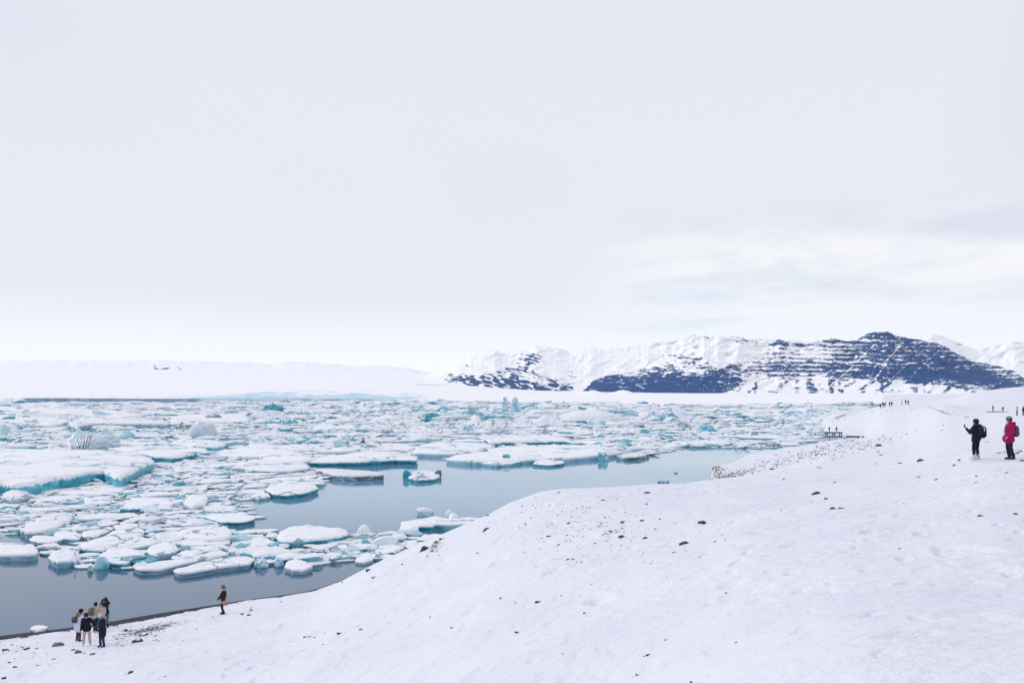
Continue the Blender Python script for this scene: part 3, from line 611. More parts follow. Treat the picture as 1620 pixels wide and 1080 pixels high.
mountain('far_hills', 'faint snow covered mountains fading into the cloud behind the glacier', [(-300,575),(-100,572),(0,571),(60,570),(110,569),(170,571),(240,569),(300,570.5),(400,573.5),(430,575.5),(452,571.5),(480,572),(520,575),(560,579),(600,578),(640,581),(675,588),(700,592),(760,600),(800,606)],
         [(-300,600),(400,600),(700,606),(800,610)], 5600, 9500, rk_far, step=1.6, rows=80, seed=31, jag=.8, relief=.03)
# two low snow mounds at the mountain's foot
for cx_, w_, h_, l_ in ((938, 33, 7, 'left of two low white mounds at the foot of the dark mountain'), (985, 31, 7, 'right of two low white mounds at the foot of the dark mountain')):
    th = np.linspace(0, 2*math.pi, 40, endpoint=False); rr = np.linspace(0, 1, 12)
    R2, T2 = np.meshgrid(rr, th, indexing='ij'); dd = 1450.0
    cxw = (cx_ - CX) * dd / F; s_ = dd / F
    xx = cxw + R2 * np.cos(T2) * w_ * s_; yy = dd + R2 * np.sin(T2) * 50
    zz = .2 + (1 - R2) ** 1.25 * (h_ + 2) * s_ * (1 + .25 * fbm2(xx * .08, yy * .08, 3, int(cx_)))
    ii = np.arange(R2.size).reshape(R2.shape); jj = np.roll(ii, -1, 1)
    f_ = np.stack([ii[:-1], jj[:-1], jj[1:], ii[1:]], -1).reshape(-1, 4)
    o = mk('snow_mound', np.stack([xx, yy, zz], -1), f_, M_MOUNT, attr=np.zeros((R2.size, 3)) + .12)
    tag(o, l_, None, None, 'structure')

# ------------------------------------------------------------------ air
hv, hf = [], []
for z_ in (-8.0, 760.0):
    for x_, y_ in ((-9500, -60), (9500, -60), (9500, 13500), (-9500, 13500)): hv.append((x_, y_, z_))
hf = [(0, 3, 2, 1), (4, 5, 6, 7), (0, 1, 5, 4), (1, 2, 6, 5), (2, 3, 7, 6), (3, 0, 4, 7)]
hm = bpy.data.materials.new('cold_air'); hm.use_nodes = True
ht = hm.node_tree; ht.nodes.clear()
pv = N(ht, 'ShaderNodeVolumePrincipled'); pv.inputs['Color'].default_value = (.80, .92, 1.0, 1); pv.inputs['Density'].default_value = 0.000030
pv.inputs['Anisotropy'].default_value = 0.0
ho = N(ht, 'ShaderNodeOutputMaterial'); L(ht, pv.outputs[0], ho.inputs['Volume'])
o = mk('haze', hv, hf, hm, smooth=False)
tag(o, 'thin cold haze over the lagoon and mountains', 'haze', None, 'stuff')
# ------------------------------------------------------------------ floating ice
def resample(poly, n):
    """closed Catmull-Rom through the traced corners, n points evenly spread by length"""
    p = np.asarray(poly, float); m = len(p)
    t = np.linspace(0, 1, 8, endpoint=False)[:, None]; out = []
    for i in range(m):
        a, b_, c, d = p[i-1], p[i], p[(i+1) % m], p[(i+2) % m]
        s = .5 * ((2*b_) + (-a+c)*t + (2*a-5*b_+4*c-d)*t*t + (-a+3*b_-3*c+d)*t**3)
        out.append(s * .15 + (b_ + (c - b_) * t) * .85)
    q = np.concatenate(out); q = np.vstack([q, q[:1]])
    L_ = np.concatenate([[0], np.cumsum(np.hypot(*np.diff(q, axis=0).T))])
    u = np.linspace(0, L_[-1], n, endpoint=False)
    return np.stack([np.interp(u, L_, q[:, 0]), np.interp(u, L_, q[:, 1])], 1)
RINGS = [(.90, -.30), (.93, 0), (1.0, .62), (.985, .93), (.95, 1.0), (.86, 1.03), (.72, 1.08), (.55, 1.12), (.36, 1.15), (.16, 1.17)]
RINGS_FAR = [(.93, 0), (1.0, .6), (.96, 1.0), (.72, 1.08), (.36, 1.15)]
def floe_verts(XY, cen, h, tilt, bulge, bump_=.06, rough=1.0, seed=0, under=.5, rings=RINGS):
    """XY (m,n,2) outlines round cen (m,2); h (m,) height. returns verts (m, n*R+1, 3), faces pattern"""
    m, n, _ = XY.shape; R = len(rings)
    rel = XY - cen[:, None]
    rad = np.sqrt((rel ** 2).sum(-1)).mean(1)
    V = np.zeros((m, R, n, 3)); hh = h[:, None]
    for k, (s, zf_) in enumerate(rings):
        z = zf_ * hh
        if zf_ < 0: sc_ = 1 - under * .20 * np.minimum(1, h / rad)[:, None]; z = z - .05
        elif zf_ == 0: sc_ = 1 - under * .45 * np.minimum(.6, h / rad)[:, None]; z = z + .02
        elif .9 < s < .99: sc_ = s + .012 - (np.minimum(.12 * h / rad, .05) * .5)[:, None]
        else: sc_ = s
        V[:, k, :, :2] = cen[:, None] + rel * (sc_[..., None] if isinstance(sc_, np.ndarray) else sc_)
        V[:, k, :, 2] = z
    x, y = V[..., 0], V[..., 1]
    zfs = np.array([r_[1] for r_ in rings])
    top = (zfs > .5).astype(float)[None, :, None] * np.where(zfs < .7, .6, 1)[None, :, None]
    inner = smooth(1 - np.array([r_[0] for r_ in rings]), .02, .25)[None, :, None]
    fr = (1 / np.maximum(rad, .3))[:, None, None]
    nz = fbm2(x * fr * 2.2, y * fr * 2.2, 4, seed)
    nz2 = fbm2(x * .9, y * .9, 3, seed + 50)
    tl = (x - cen[:, None, None, 0]) * tilt[:, 0, None, None] + (y - cen[:, None, None, 1]) * tilt[:, 1, None, None]
    V[..., 2] += top * (tl + h[:, None, None] * rough * .35 * nz) + inner * (bulge[:, None, None] * rad[:, None, None] * (nz * .9 + .25) + bump_ * nz2)
    V[..., 2] = np.where(top > .5, np.maximum(V[..., 2], .06 * h[:, None, None] + .03), V[..., 2])
    c = np.concatenate([cen, V[:, -1, :, 2].mean(1)[:, None]], 1)[:, None]
    V = np.concatenate([V.reshape(m, R * n, 3), c], 1)
    i = np.arange(n); j = (i + 1) % n
    f4 = np.concatenate([np.stack([k*n+i, k*n+j, (k+1)*n+j, (k+1)*n+i], 1) for k in range(R - 1)])
    f3 = np.stack([(R-1)*n+i, (R-1)*n+j, np.full(n, R*n)], 1)
    return V, f4, f3
def faces_of(f4, f3): return [tuple(int(x) for x in f) for f in f4] + [tuple(int(x) for x in f) for f in f3]

def inpoly(px, py, P_):
    ins = np.zeros(px.shape, bool)
    x1, y1 = P_[-1]
    for x2, y2 in P_:
        c = ((y2 > py) != (y1 > py))
        with np.errstate(divide='ignore', invalid='ignore'):
            xi = (x1 - x2) * (py - y2) / (y1 - y2 + 1e-12) + x2
        ins ^= c & (px < xi)
        x1, y1 = x2, y2
    return ins
def seg_dist(x, y, Q):
    """distance to a closed outline's vertices (dense)"""
    return np.sqrt(((x[:, None] - Q[None, :, 0]) ** 2 + (y[:, None] - Q[None, :, 1]) ** 2).min(1))
LAND = []            # (short name, px, py) landmarks for the labels of small floes
OBST = []            # world outlines already taken
HAND = []
def floe(poly, h, label, cat='ice floe', short=None, tint=.45, dirt=0.0, snow=.9, bulge=.02, rough=.6, n=96, ragged=.055, tilt=(0, 0), under=.5, group=None, name='ice_floe', bumpy=.12):
    W = np.array([wpt(a, b_, h)[:2] for a, b_ in poly])
    q = resample(W, n)
    seg = np.roll(q, -1, 0) - np.roll(q, 1, 0)
    nrm = np.stack([seg[:, 1], -seg[:, 0]], 1) / np.maximum(np.hypot(seg[:, 0], seg[:, 1]), 1e-6)[:, None]
    A_ = (q[:, 0] * np.roll(q[:, 1], -1) - np.roll(q[:, 0], -1) * q[:, 1]).sum() / 2
    if A_ < 0: nrm = -nrm                                   # outward
    size = math.sqrt(abs(A_) / math.pi)
    sd_ = int(abs(q[0, 0] * 13 + q[0, 1] * 7)) % 97
    q = q + nrm * (size * ragged * 2.0 * fbm2(q[:, 0] * 2.2 / size + sd_, q[:, 1] * 2.2 / size, 4, sd_, .7))[:, None]
    q = q + nrm * (.16 * min(1, size / 4) * fbm2(q[:, 0] * 1.7 + 5, q[:, 1] * 1.7, 3, sd_ + 40, .7))[:, None]
    if tint < .64:
        tint *= .75
        if snow >= .93 and dirt < .5: snow = 1.10
    if q[:, 1].mean() < 105: h *= .8; bulge = max(bulge, .012)
    cen = q.mean(0)
    bev = min(.13 * h, .05 * size)
    rings = [(-(.30 * h + .05), -under * .12 * h), (.02, -under * .35 * h), (.6 * h, 0.0), (.92 * h, -.35 * bev)]
    vs = []
    for z_, off in rings:
        p_ = q + nrm * off
        vs.append(np.column_stack([p_, np.full(n, z_)]))
    inner = q - nrm * bev
    # interior points
    lo, hi = q.min(0), q.max(0); st = max((hi - lo).max() / 34, .12)
    gx_, gy_ = np.meshgrid(np.arange(lo[0], hi[0], st), np.arange(lo[1], hi[1], st)); r_ = np.random.default_rng(sd_)
    gp = np.stack([gx_.ravel(), gy_.ravel()], 1) + r_.uniform(-.3, .3, (gx_.size, 2)) * st
    gp = gp[inpoly(gp[:, 0], gp[:, 1], inner)]
    if len(gp): gp = gp[seg_dist(gp[:, 0], gp[:, 1], inner) > st * .5]
    from mathutils.geometry import delaunay_2d_cdt
    co = [Vector(p_) for p_ in inner] + [Vector(p_) for p_ in gp]
    rv, re_, rf, ov, oe, of_ = delaunay_2d_cdt(co, [], [list(range(n))], 1, 1e-5)
    rv = np.array([v_[:] for v_ in rv])
    dist = seg_dist(rv[:, 0], rv[:, 1], inner)
    ins = smooth(dist, 0, max(.25 * size, .3))
    nzv = fbm2(rv[:, 0] * 2 / size, rv[:, 1] * 2 / size, 4, sd_)
    zz = h * 1.0 + ins * (bulge * size * (nzv * 1.2 + .5) + h * .12 + bumpy * fbm2(rv[:, 0] * .8, rv[:, 1] * .8, 4, sd_ + 9)) + h * rough * .22 * fbm2(rv[:, 0] * 3 / size, rv[:, 1] * 3 / size, 3, sd_ + 3)
    zz += (rv[:, 0] - cen[0]) * tilt[0] + (rv[:, 1] - cen[1]) * tilt[1]
    zz = np.maximum(zz, .3 * h)
    zn = h * rough * .22 * fbm2(inner[:, 0] * 3 / size, inner[:, 1] * 3 / size, 3, sd_ + 3) + (inner[:, 0] - cen[0]) * tilt[0] + (inner[:, 1] - cen[1]) * tilt[1]
    for k_, w_ in ((2, .6), (3, .95)): vs[k_][:, 2] = np.maximum(vs[k_][:, 2] + w_ * zn, .08 * h + .02 * k_)
    base_i = 4 * n
    V = np.vstack(vs + [np.column_stack([rv, zz])])
    m2 = {}
    for newi, olds in enumerate(ov):
        for o_ in olds:
            if o_ < n: m2[o_] = newi + base_i
    F_ = []
    for k_ in range(3):
        for i_ in range(n):
            j_ = (i_ + 1) % n; F_.append((k_*n+i_, k_*n+j_, (k_+1)*n+j_, (k_+1)*n+i_))
    for i_ in range(n):
        j_ = (i_ + 1) % n
        if i_ in m2 and j_ in m2 and m2[i_] != m2[j_]: F_.append((3*n+i_, 3*n+j_, m2[j_], m2[i_]))
    if A_ < 0: F_ = [f_[::-1] for f_ in F_]
    F_ += [tuple(i_ + base_i for i_ in f_) for f_ in rf]
    V = V - np.array([cen[0], cen[1], 0])
    at = np.tile([tint, dirt, snow], (len(V), 1))
    o = mk(name, V, F_, M_ICE, attr=at, loc=(cen[0], cen[1], 0))
    sm = np.ones(len(o.data.polygons), bool); sm[:2 * n] = False; o.data.polygons.foreach_set('use_smooth', sm)
    tag(o, label, cat, group)
    OBST.append(q)
    c = proj(cen[0], cen[1], h)
    HAND.append((float(c[0]), float(c[1])))
    if short: LAND.append((short, float(c[0]), float(c[1])))
    return o
_ico = {}
def ico(sub):
    if sub in _ico: return _ico[sub]
    import bmesh
    bm = bmesh.new(); bmesh.ops.create_icosphere(bm, subdivisions=sub, radius=1)
    v = np.array([x.co[:] for x in bm.verts]); f = np.array([[a.index for a in x.verts] for x in bm.faces]); bm.free()
    _ico[sub] = (v, f); return v, f
def berg(cx, base, wpx, hpx, label, style='dome', short=None, tint=.3, dirt=0.0, snow=.35, depth=.8, seed=None, cat='iceberg', peak=0.0, name='iceberg', z0=0.0, noise_=.22, group=None, sub=5):
    P0 = wpt(cx, base, z0); d = P0[1]
    w = wpx * d / F; h = hpx * d / F; dp = w * depth
    v, f = ico(sub); v = v.copy()
    seed = seed if seed is not None else int(cx * 3 + base)
    if style == 'block':
        v = v / (np.abs(v) ** 4).sum(1)[:, None] ** .25
    elif style == 'slab':
        v = v / (np.abs(v) ** 3).sum(1)[:, None] ** (1/3)
    n1_ = fbm3(v[:, 0]*1.3 + seed, v[:, 1]*1.3, v[:, 2]*1.3, 4, seed % 50)
    n2_ = np.abs(fbm3(v[:, 0]*2.6 - seed, v[:, 1]*2.6, v[:, 2]*2.6, 4, seed % 50 + 5))
    r = 1 + noise_ * 2.0 * n1_ - noise_ * 1.3 * n2_
    p = v * r[:, None]
    zt = p[:, 2]
    if style == 'peak':
        k = 1 - .72 * smooth(zt, 0, 1.05)
        p[:, 0] = p[:, 0] * k + peak * smooth(zt, 0, 1)
        p[:, 1] *= k
    elif style == 'slab':
        p[:, 2] += peak * p[:, 0]
    elif style == 'serac':
        col = fbm2(p[:, 0]*3.2 + seed, p[:, 1]*2.2, 3, 7)
        p[:, 2] *= 1 + .55 * col * smooth(zt, -.1, .4)
        p[:, 0] += .10 * fbm2(p[:, 2]*4, p[:, 1]*3 + seed, 3, 8)
    top = p[:, 2].max()
    p = p / np.array([np.abs(p[:, 0]).max(), np.abs(p[:, 1]).max(), 1])
    x, y = p[:, 0] * w / 2, p[:, 1] * dp / 2
    z = np.where(p[:, 2] > 0, p[:, 2] / top * h * 1.0, p[:, 2] * min(.5, h * .25))
    at = np.tile([tint, dirt, snow], (len(v), 1)).astype(float)
    if dirt > 1: at[:, 1] = np.where(p[:, 0] < -.05, 2.0, .45)
    cxw = P0[0]
    o = mk(name, np.stack([x, y, z], 1), f, M_ICE, attr=at, loc=(cxw, d + dp * .42, z0))
    tag(o, label, cat, group)
    th = np.linspace(0, 2*math.pi, 16, endpoint=False)
    OBST.append(np.stack([cxw + np.cos(th) * w * .5, d + dp * .42 + np.sin(th) * dp * .5], 1))
    HAND.append((cx, base - hpx / 2))
    if short: LAND.append((short, cx, base - hpx / 3))
    return o

# --- large floes, left side
floe([(-80,770),(0,762),(22,766),(50,763),(83,757),(117,751),(142,745),(165,743),(176,752),(190,755),(207,747),(222,737),(244,728),(236,722),(215,716),(183,713),(100,711),(0,708),(-80,708)], 1.8,
     'vast smooth snow covered floe with a turquoise cliff along its front', short='the vast turquoise-fronted floe', tint=.66, snow=.90, bulge=.006, rough=.5, n=160, ragged=.012, under=.1)
floe([(246,722),(275,722),(300,718),(318,715),(333,714),(325,709),(290,706),(200,706),(172,709),(232,717)], 1.3, 'long snow floe with a teal right tip behind the vast turquoise-fronted floe', short='the teal-tipped floe', tint=.7, snow=.95, bulge=.004, n=100, ragged=.015)
floe([(122,676),(128,672),(150,669),(200,669),(267,669),(262,665),(200,661),(130,661),(108,668)], 2.2, 'wide snow floe with a long dirty teal wall behind the striped grey dome', tint=.55, dirt=.5, snow=.92, bulge=.0, n=110, ragged=.02, short='the dirty teal wall')
floe([(290,668),(330,667),(390,666),(400,659),(380,654),(300,655),(262,660),(270,667)], 1.0, 'wide flat white floe behind the tall rounded pale iceberg', tint=.3, snow=1.0, bulge=.002, n=80, ragged=.02)
floe([(0,648),(60,652),(130,656),(190,660),(230,657),(180,648),(90,645),(0,644)], .9, 'broad white floe below the dark blue glacier edge', tint=.3, snow=1.0, bulge=.003, n=80, ragged=.02)
floe([(-30,662),(30,668),(90,672),(112,664),(60,657),(-30,655)], .9, 'broad white floe at the left edge below the glacier', tint=.3, snow=1.0, bulge=.003, n=80, ragged=.02)
floe([(270,700),(300,705),(345,706),(360,702),(352,698),(330,697),(290,694)], 1.2, 'snowy floe with teal hollows above the teal-tipped floe', tint=.6, snow=.85, bulge=.03, rough=1, short='the hollowed teal floe')
floe([(340,718),(380,722),(415,721),(428,716),(415,710),(385,709),(355,712)], .8, 'pale blue tinged snow floe right of the teal-tipped floe', tint=.2, snow=.8, bulge=.03)
floe([(368,738),(400,742),(440,744),(466,743),(489,739),(486,732),(468,726),(430,724),(395,727),(378,733)], .7, 'big white floe with a dark broken front left of the channel', tint=.5, dirt=.25, snow=.98, bulge=.006, n=90, ragged=.03, short='the big white floe left of the channel')
floe([(412,722),(450,728),(486,729),(500,725),(470,714),(440,706),(400,702),(385,708)], .9, 'wide white floe sloping down to the left end of the channel', tint=.35, snow=1, bulge=.012, n=80)
floe([(490,730),(525,730),(560,729.5),(600,728),(625,726),(660,727),(661,722),(640,717),(612,713.5),(575,714),(533,719),(505,723)], 1.0, 'big smooth white floe with a teal front at the back of the channel', short='the smooth teal-fronted floe', tint=.75, snow=.95, bulge=.010, n=110, ragged=.02, under=1.2)
floe([(654,715),(690,717),(730,716),(765,710),(785,703),(740,699),(690,699),(664,704)], .9, 'large rounded snow floe behind the notch of open water', tint=.4, snow=1, bulge=.012, n=90, ragged=.02, short='the rounded snow floe at the notch')
berg(664, 716, 14, 11, 'small pale pointed berg at the left end of the rounded snow floe', 'peak', tint=.15, snow=.5)
floe([(705,725),(720,727),(757,729),(800,728),(850,725),(900,724),(945,720),(985,715),(965,707),(910,703),(830,704),(775,709),(745,715),(722,720)], .9, 'very wide white floe along the far side of the open channel', short='the very wide white floe', tint=.5, snow=1, bulge=.006, n=140, ragged=.02)
floe([(775,700),(800,699),(850,697.5),(893,696.5),(908,699),(892,692),(860,688),(800,689),(768,694)], 1.3, 'white floe with a long dark teal cliff behind the channel', short='the long teal cliff', tint=.88, snow=.92, bulge=.004, n=100, ragged=.02, under=.4)
floe([(757,731),(785,734),(812,732),(826,729),(800,725),(770,726)], .6, 'rough floe with teal seams against the very wide white floe', tint=.6, snow=.75, bulge=.03, rough=1.2)
berg(801, 727, 14, 9, 'small teal ice chunk on the rough floe by the channel', 'block', tint=.6, snow=.3, z0=.6)
floe([(843,733),(868,735),(888,733),(894,730),(880,727),(850,728)], .5, 'small white floe with a dark green edge at the channel rim', tint=.8, snow=.9, bulge=.03)
berg(954, 729, 19, 15, 'squarish ice block, pale on top and dark green below, at the channel rim', 'block', tint=.62, snow=.75, short='the squarish green-footed block')
floe([(975,721),(992,723),(1010,722),(1028,718),(1020,716),(995,716.5)], .7, 'flat dirty grey floe on the channel rim right of the squarish block', tint=.4, dirt=1, snow=.35, bulge=.02, short='the dirty grey rim floe')
floe([(500,741),(526,750),(560,752),(608,750),(602,746),(560,742.5),(520,740)], .9, 'long thin floe with a dark dirty side alone in the channel', short='the long dirty-sided floe', tint=.6, dirt=1.0, snow=.93, bulge=.008, n=90, ragged=.03, under=.3)
floe([(646,756),(660,759),(680,758),(694,755),(696,749),(684,745),(664,745),(650,749)], .5, 'mottled white floe with a teal wing in the open channel', short='the mottled floe in mid channel', tint=.7, dirt=.3, snow=.82, bulge=.10, rough=1.6, n=80, ragged=.05, bumpy=.25)
berg(646, 757, 19, 14, 'tilted teal ice wing at the left end of the mottled channel floe', 'slab', tint=.75, snow=.1, depth=.5, peak=-.5, noise_=.1)
berg(692, 755, 14, 12, 'jagged grey ice plate at the right end of the mottled channel floe', 'slab', tint=.6, dirt=.7, snow=.3, depth=.6, peak=.35, noise_=.22)
floe([(430,780),(456,782),(478,779),(490,777),(503,771),(498,767),(470,765),(440,767),(420,773)], .7, 'white floe with a pointed teal right tip on the channel edge', short='the pointed teal-tipped floe', tint=.8, snow=.92, bulge=.006, ragged=.03, n=90, under=1.0)
floe([(396,784),(408,788),(420,786),(428,784),(424,779),(410,777)], .4, 'small rosy white floe by the upper channel edge', tint=.4, dirt=.15, snow=.98)
floe([(435,766),(470,768),(500,765),(514,764),(512,758),(480,755),(450,757)], .5, 'ragged white floe reaching furthest right into the channel below the dirty-sided floe', tint=.6, snow=.95, n=80)
floe([(322,815),(350,823),(382,823),(403,819),(401,813),(375,811),(335,810)], .6, 'white floe with a dark green blunt end near the open water', short='the green-ended floe', tint=.85, snow=.88, bulge=.008, ragged=.03)
floe([(277,840),(300,847),(330,849),(358,847),(367,841),(362,832),(335,829),(300,831)], .8, 'big rounded white floe left of the near channel', short='the big rounded floe', tint=.5, snow=1, bulge=.03, n=90)
floe([(437,844),(441,838),(455,830),(480,827),(515,830),(546,833),(549,840),(530,845),(500,848),(475,851),(450,851),(439,849)], .95, 'largest thick rounded white floe alone in the near channel', short='the thick lone floe', tint=.75, snow=.95, bulge=.018, n=110, ragged=.03, under=.6)
floe([(420,846),(430,848),(440,846),(438,841),(425,840)], .35, 'small white floe touching the left end of the thick lone floe', tint=.4, snow=.98)
berg(574, 849, 26, 18, 'rounded white ice hump left of the low snowy floe in the near channel', 'dome', tint=.35, snow=.93, short='the rounded hump', depth=.9, noise_=.1)
floe([(590,847),(605,850),(625,850),(643,847),(640,841),(618,838),(600,841)], .5, 'low snowy floe joined to the rounded ice hump', tint=.6, snow=.92, bulge=.05)
floe([(633,832),(648,834),(662,833),(664,828),(684,828),(690,825),(710,826),(740,825),(763,822),(760,816),(735,815),(715,818),(690,813),(670,816),(650,820),(635,822)], .85, 'long lumpy white floe by the shore of the near channel', short='the long lumpy floe', tint=.7, snow=.93, bulge=.018, n=130, ragged=.02, under=.5)
berg(672, 817, 30, 14, 'leaning white ice block lying against the back of the long lumpy floe', 'block', tint=.35, snow=.9, depth=.5, noise_=.12)
berg(710, 817, 12, 10, 'pale blue ice ball behind the white one on the long lumpy floe', 'dome', tint=.2, snow=.5, z0=.7, depth=1, noise_=.06)
berg(717, 822, 16, 10, 'rounded white ice boulder on the long lumpy floe', 'dome', tint=.2, snow=.9, z0=.7, depth=1, noise_=.06)
floe([(659,852),(675,853),(690,851),(708,848),(704,844),(685,843),(668,846)], .3, 'low white floe squeezed against the snowy shore', tint=.4, snow=1)
floe([(498,853),(520,857),(560,857),(590,857),(606,854),(590,851),(540,849),(510,849)], .35, 'long straight thin floe just under the thick lone floe', tint=.45, dirt=.3, snow=.97, short='the long straight floe')
floe([(527,862),(545,866),(575,866),(598,862),(592,858),(550,858)], .35, 'white floe in front of the long straight floe', tint=.4, snow=.95)
floe([(591,871),(610,873),(630,869),(640,864),(622,859),(600,861)], .35, 'white floe with rounded ends between the straight floe and the shore', tint=.4, snow=.97)
floe([(641,863),(652,864),(662,857),(658,852),(646,854)], .3, 'small oval white floe right beside the shore', tint=.4, snow=.98)
floe([(604,887),(612,889),(622,885),(615,881),(606,882)], .3, 'small oval floe touching the shore, nearest the snow slope', tint=.3, snow=.98)
berg(597, 886, 10, 11, 'small angular pale ice chunk left of the oval shore floe', 'block', tint=.3, snow=.6)
floe([(562,886),(575,888),(590,883),(588,877),(576,875),(564,880)], .3, 'white floe left of the small angular ice chunk', tint=.4, snow=.98)
floe([(451,893),(462,898),(480,898),(495,893),(488,887),(470,882),(455,884)], .5, 'rounded white floe with a dark underside on the front edge of the pack', tint=.5, snow=.97, bulge=.02, short='the rounded front floe')
berg(411, 899, 26, 16, 'round lump of white and teal ice right of the two long parallel floes', 'serac', tint=.42, snow=.75, short='the round teal lump')
berg(439, 897, 18, 15, 'smooth teal ice lump left of the rounded front floe', 'dome', tint=.5, snow=.6)
berg(377, 874, 30, 14, 'bare blue green ice hump amid the front pack', 'dome', tint=.5, snow=.2, noise_=.1)
berg(434, 870, 22, 12, 'pale teal ice hump in the middle of the front pack', 'dome', tint=.45, snow=.3)
floe([(275,898),(283,903),(310,900),(345,894),(395,888),(404,880),(380,876),(350,880),(310,888)], .55, 'front one of two long parallel white floes', short='the front long floe', tint=.6, dirt=.15, snow=.97, bulge=.006, n=100, ragged=.02, under=.7)
floe([(210,892),(222,898),(250,897),(300,886),(352,877),(362,873),(350,868),(330,871),(285,880),(240,887)], .55, 'rear one of two long parallel white floes', short='the rear long floe', tint=.6, dirt=.15, snow=.97, bulge=.006, n=100, ragged=.02, under=.7)
floe([(153,879),(165,884),(180,887),(200,888),(210,880),(232,876),(222,868),(200,863),(170,866)], .6, 'big flat white floe with a teal slope on its right', short='the flat teal-sloped floe', tint=.75, snow=.93, bulge=.01, n=90, ragged=.03)
floe([(205,886),(222,890),(240,887),(252,882),(236,878),(216,880)], .3, 'bare teal ice slope against the flat white floe', tint=.78, snow=.1, bulge=.05)
berg(191, 897, 24, 16, 'small pointed blue green ice pyramid on the front edge of the pack', 'peak', tint=.55, snow=.35, short='the small ice pyramid', peak=-.15, noise_=.08)
berg(156, 901, 25, 20, 'smooth pale teal ice ball on the front edge of the pack', 'dome', tint=.42, snow=.35, short='the smooth teal ball', depth=.9, noise_=.06)
berg(140, 905, 12, 11, 'small heap of broken ice beside the smooth teal ball', 'serac', tint=.4, dirt=.4, snow=.6, noise_=.3)
berg(115, 895, 26, 22, 'white angular ice hump left of the smooth teal ball', 'peak', tint=.45, snow=.85, peak=-.1)
floe([(76,878),(90,886),(108,884),(128,876),(124,869),(112,866),(85,867)], .7, 'lumpy white floe at the left front of the pack', tint=.55, snow=.9, bulge=.06, rough=1.3, short='the lumpy left floe')
floe([(-40,868),(0,874),(40,874),(58,872),(60,866),(50,858),(0,855),(-40,856)], .7, 'flat white floe standing alone at the left edge', tint=.6, snow=1, bulge=.004, n=90, ragged=.02, short='the lone left floe')
floe([(46,851),(60,856),(80,856),(103,850),(90,847),(70,845),(52,846)], .4, 'low white floe behind the lone left floe', tint=.5, snow=.97)
floe([(85,844),(100,849),(122,850),(129,845),(122,840),(100,837),(87,839)], .5, 'white floe with a dark cracked right end beside the big slanting floe', tint=.5, snow=.97)
floe([(126,860),(133,865),(160,862),(186,857),(200,850),(228,841),(226,834),(205,831),(188,833),(165,845),(140,854)], .6, 'big slanting white floe in the middle of the left pack', short='the big slanting floe', tint=.55, snow=.99, bulge=.006, n=100, ragged=.025)
floe([(129,845),(140,848),(158,843),(180,833),(172,831),(150,836),(132,838)], .5, 'narrow white floe left of the big slanting floe', tint=.5, snow=.98)
floe([(186,861),(200,864),(240,858),(290,849),(286,842),(262,845),(235,849),(205,855)], .6, 'lumpy ridge of broken snow covered ice beside the big slanting floe', tint=.55, dirt=.25, snow=.88, bulge=.05, rough=1.5)
floe([(232,872),(250,876),(268,874),(283,866),(278,857),(260,854),(242,858),(234,864)], .5, 'rounded white floe above the rear long floe', tint=.5, snow=.98, bulge=.01)
floe([(270,879),(280,883),(300,879),(323,871),(312,867),(290,869)], .4, 'narrow white floe lying against the rear long floe', tint=.5, snow=.98)
floe([(270,856),(295,860),(335,860),(364,857),(366,851),(330,850),(290,851)], .4, 'wide white floe under the big rounded floe', tint=.5, snow=.98)
floe([(385,856),(400,862),(420,861),(432,855),(425,849),(400,848),(388,851)], .4, 'round white floe right of the big rounded floe', tint=.5, snow=.98)
floe([(75,807),(95,808),(115,811),(110,820),(92,828),(70,836),(40,838),(35,831),(55,820)], .8, 'rosy dust covered snowy floe in the left pack', tint=.4, dirt=.3, snow=.95, bulge=.02)
floe([(50,796),(65,797),(98,790),(128,784),(120,781),(90,784),(62,786)], .5, 'long angular white floe below the vast floe', tint=.5, snow=1, bulge=.003)
floe([(130,796),(145,798),(175,793),(170,787),(140,786),(131,790)], .5, 'white slab right of the leaning grey fin', tint=.5, snow=1)
berg(125, 802, 16, 14, 'leaning grey blue ice fin standing up in the left pack', 'peak', tint=.45, dirt=.15, snow=.2, peak=.45, short='the leaning grey fin')
berg(136, 837, 30, 12, 'tilted bare grey blue slab in the left pack', 'slab', tint=.35, snow=.3, depth=.6, peak=.3)
berg(205, 834, 42, 12, 'dark teal sided slab with a snowy top in the left pack', 'slab', tint=.8, dirt=.2, snow=.8, depth=.7, peak=.15)
floe([(153,828),(165,830),(185,826),(190,823),(165,822)], .5, 'thin plate with a dark underside tilted up in the left pack', tint=.8, dirt=.5, snow=.9, tilt=(.05, 0))
floe([(228,829),(240,828),(260,822),(262,820),(245,822),(230,826)], .35, 'narrow dark reddish brown floe in the left pack', tint=.4, dirt=1, snow=.1)
berg(240, 806, 28, 8, 'low teal ice hump in the left pack', 'dome', tint=.6, snow=.2)
berg(221, 814, 18, 6, 'low dark reddish dirty ice lump in the left pack', 'dome', tint=.4, dirt=1, snow=.2)
berg(280, 772, 22, 13, 'bright teal ice arch below the teal-tipped floe', 'dome', tint=.75, snow=.45, short='the bright teal arch')
floe([(290,792),(305,797),(322,794),(330,783),(315,779),(298,782)], .9, 'rounded pale snow floe under the bright teal arch', tint=.2, snow=1, bulge=.03)
floe([(2,783),(20,786),(42,783),(46,777),(36,771),(20,772),(8,776)], 1.0, 'snowy mound with reddish dirt streaks under the vast floe', tint=.3, dirt=.4, snow=.85, bulge=.06)
floe([(60,778),(100,781),(150,781),(195,777),(200,768),(165,766),(120,770),(80,774)], .3, 'wide snow covered floe under the turquoise cliff', tint=.4, snow=1, bulge=.008)
floe([(195,800),(230,803),(268,803),(275,792),(250,785),(215,784),(198,790)], .5, 'wide white floe in the left pack below the bright teal arch', tint=.4, snow=1, bulge=.006)
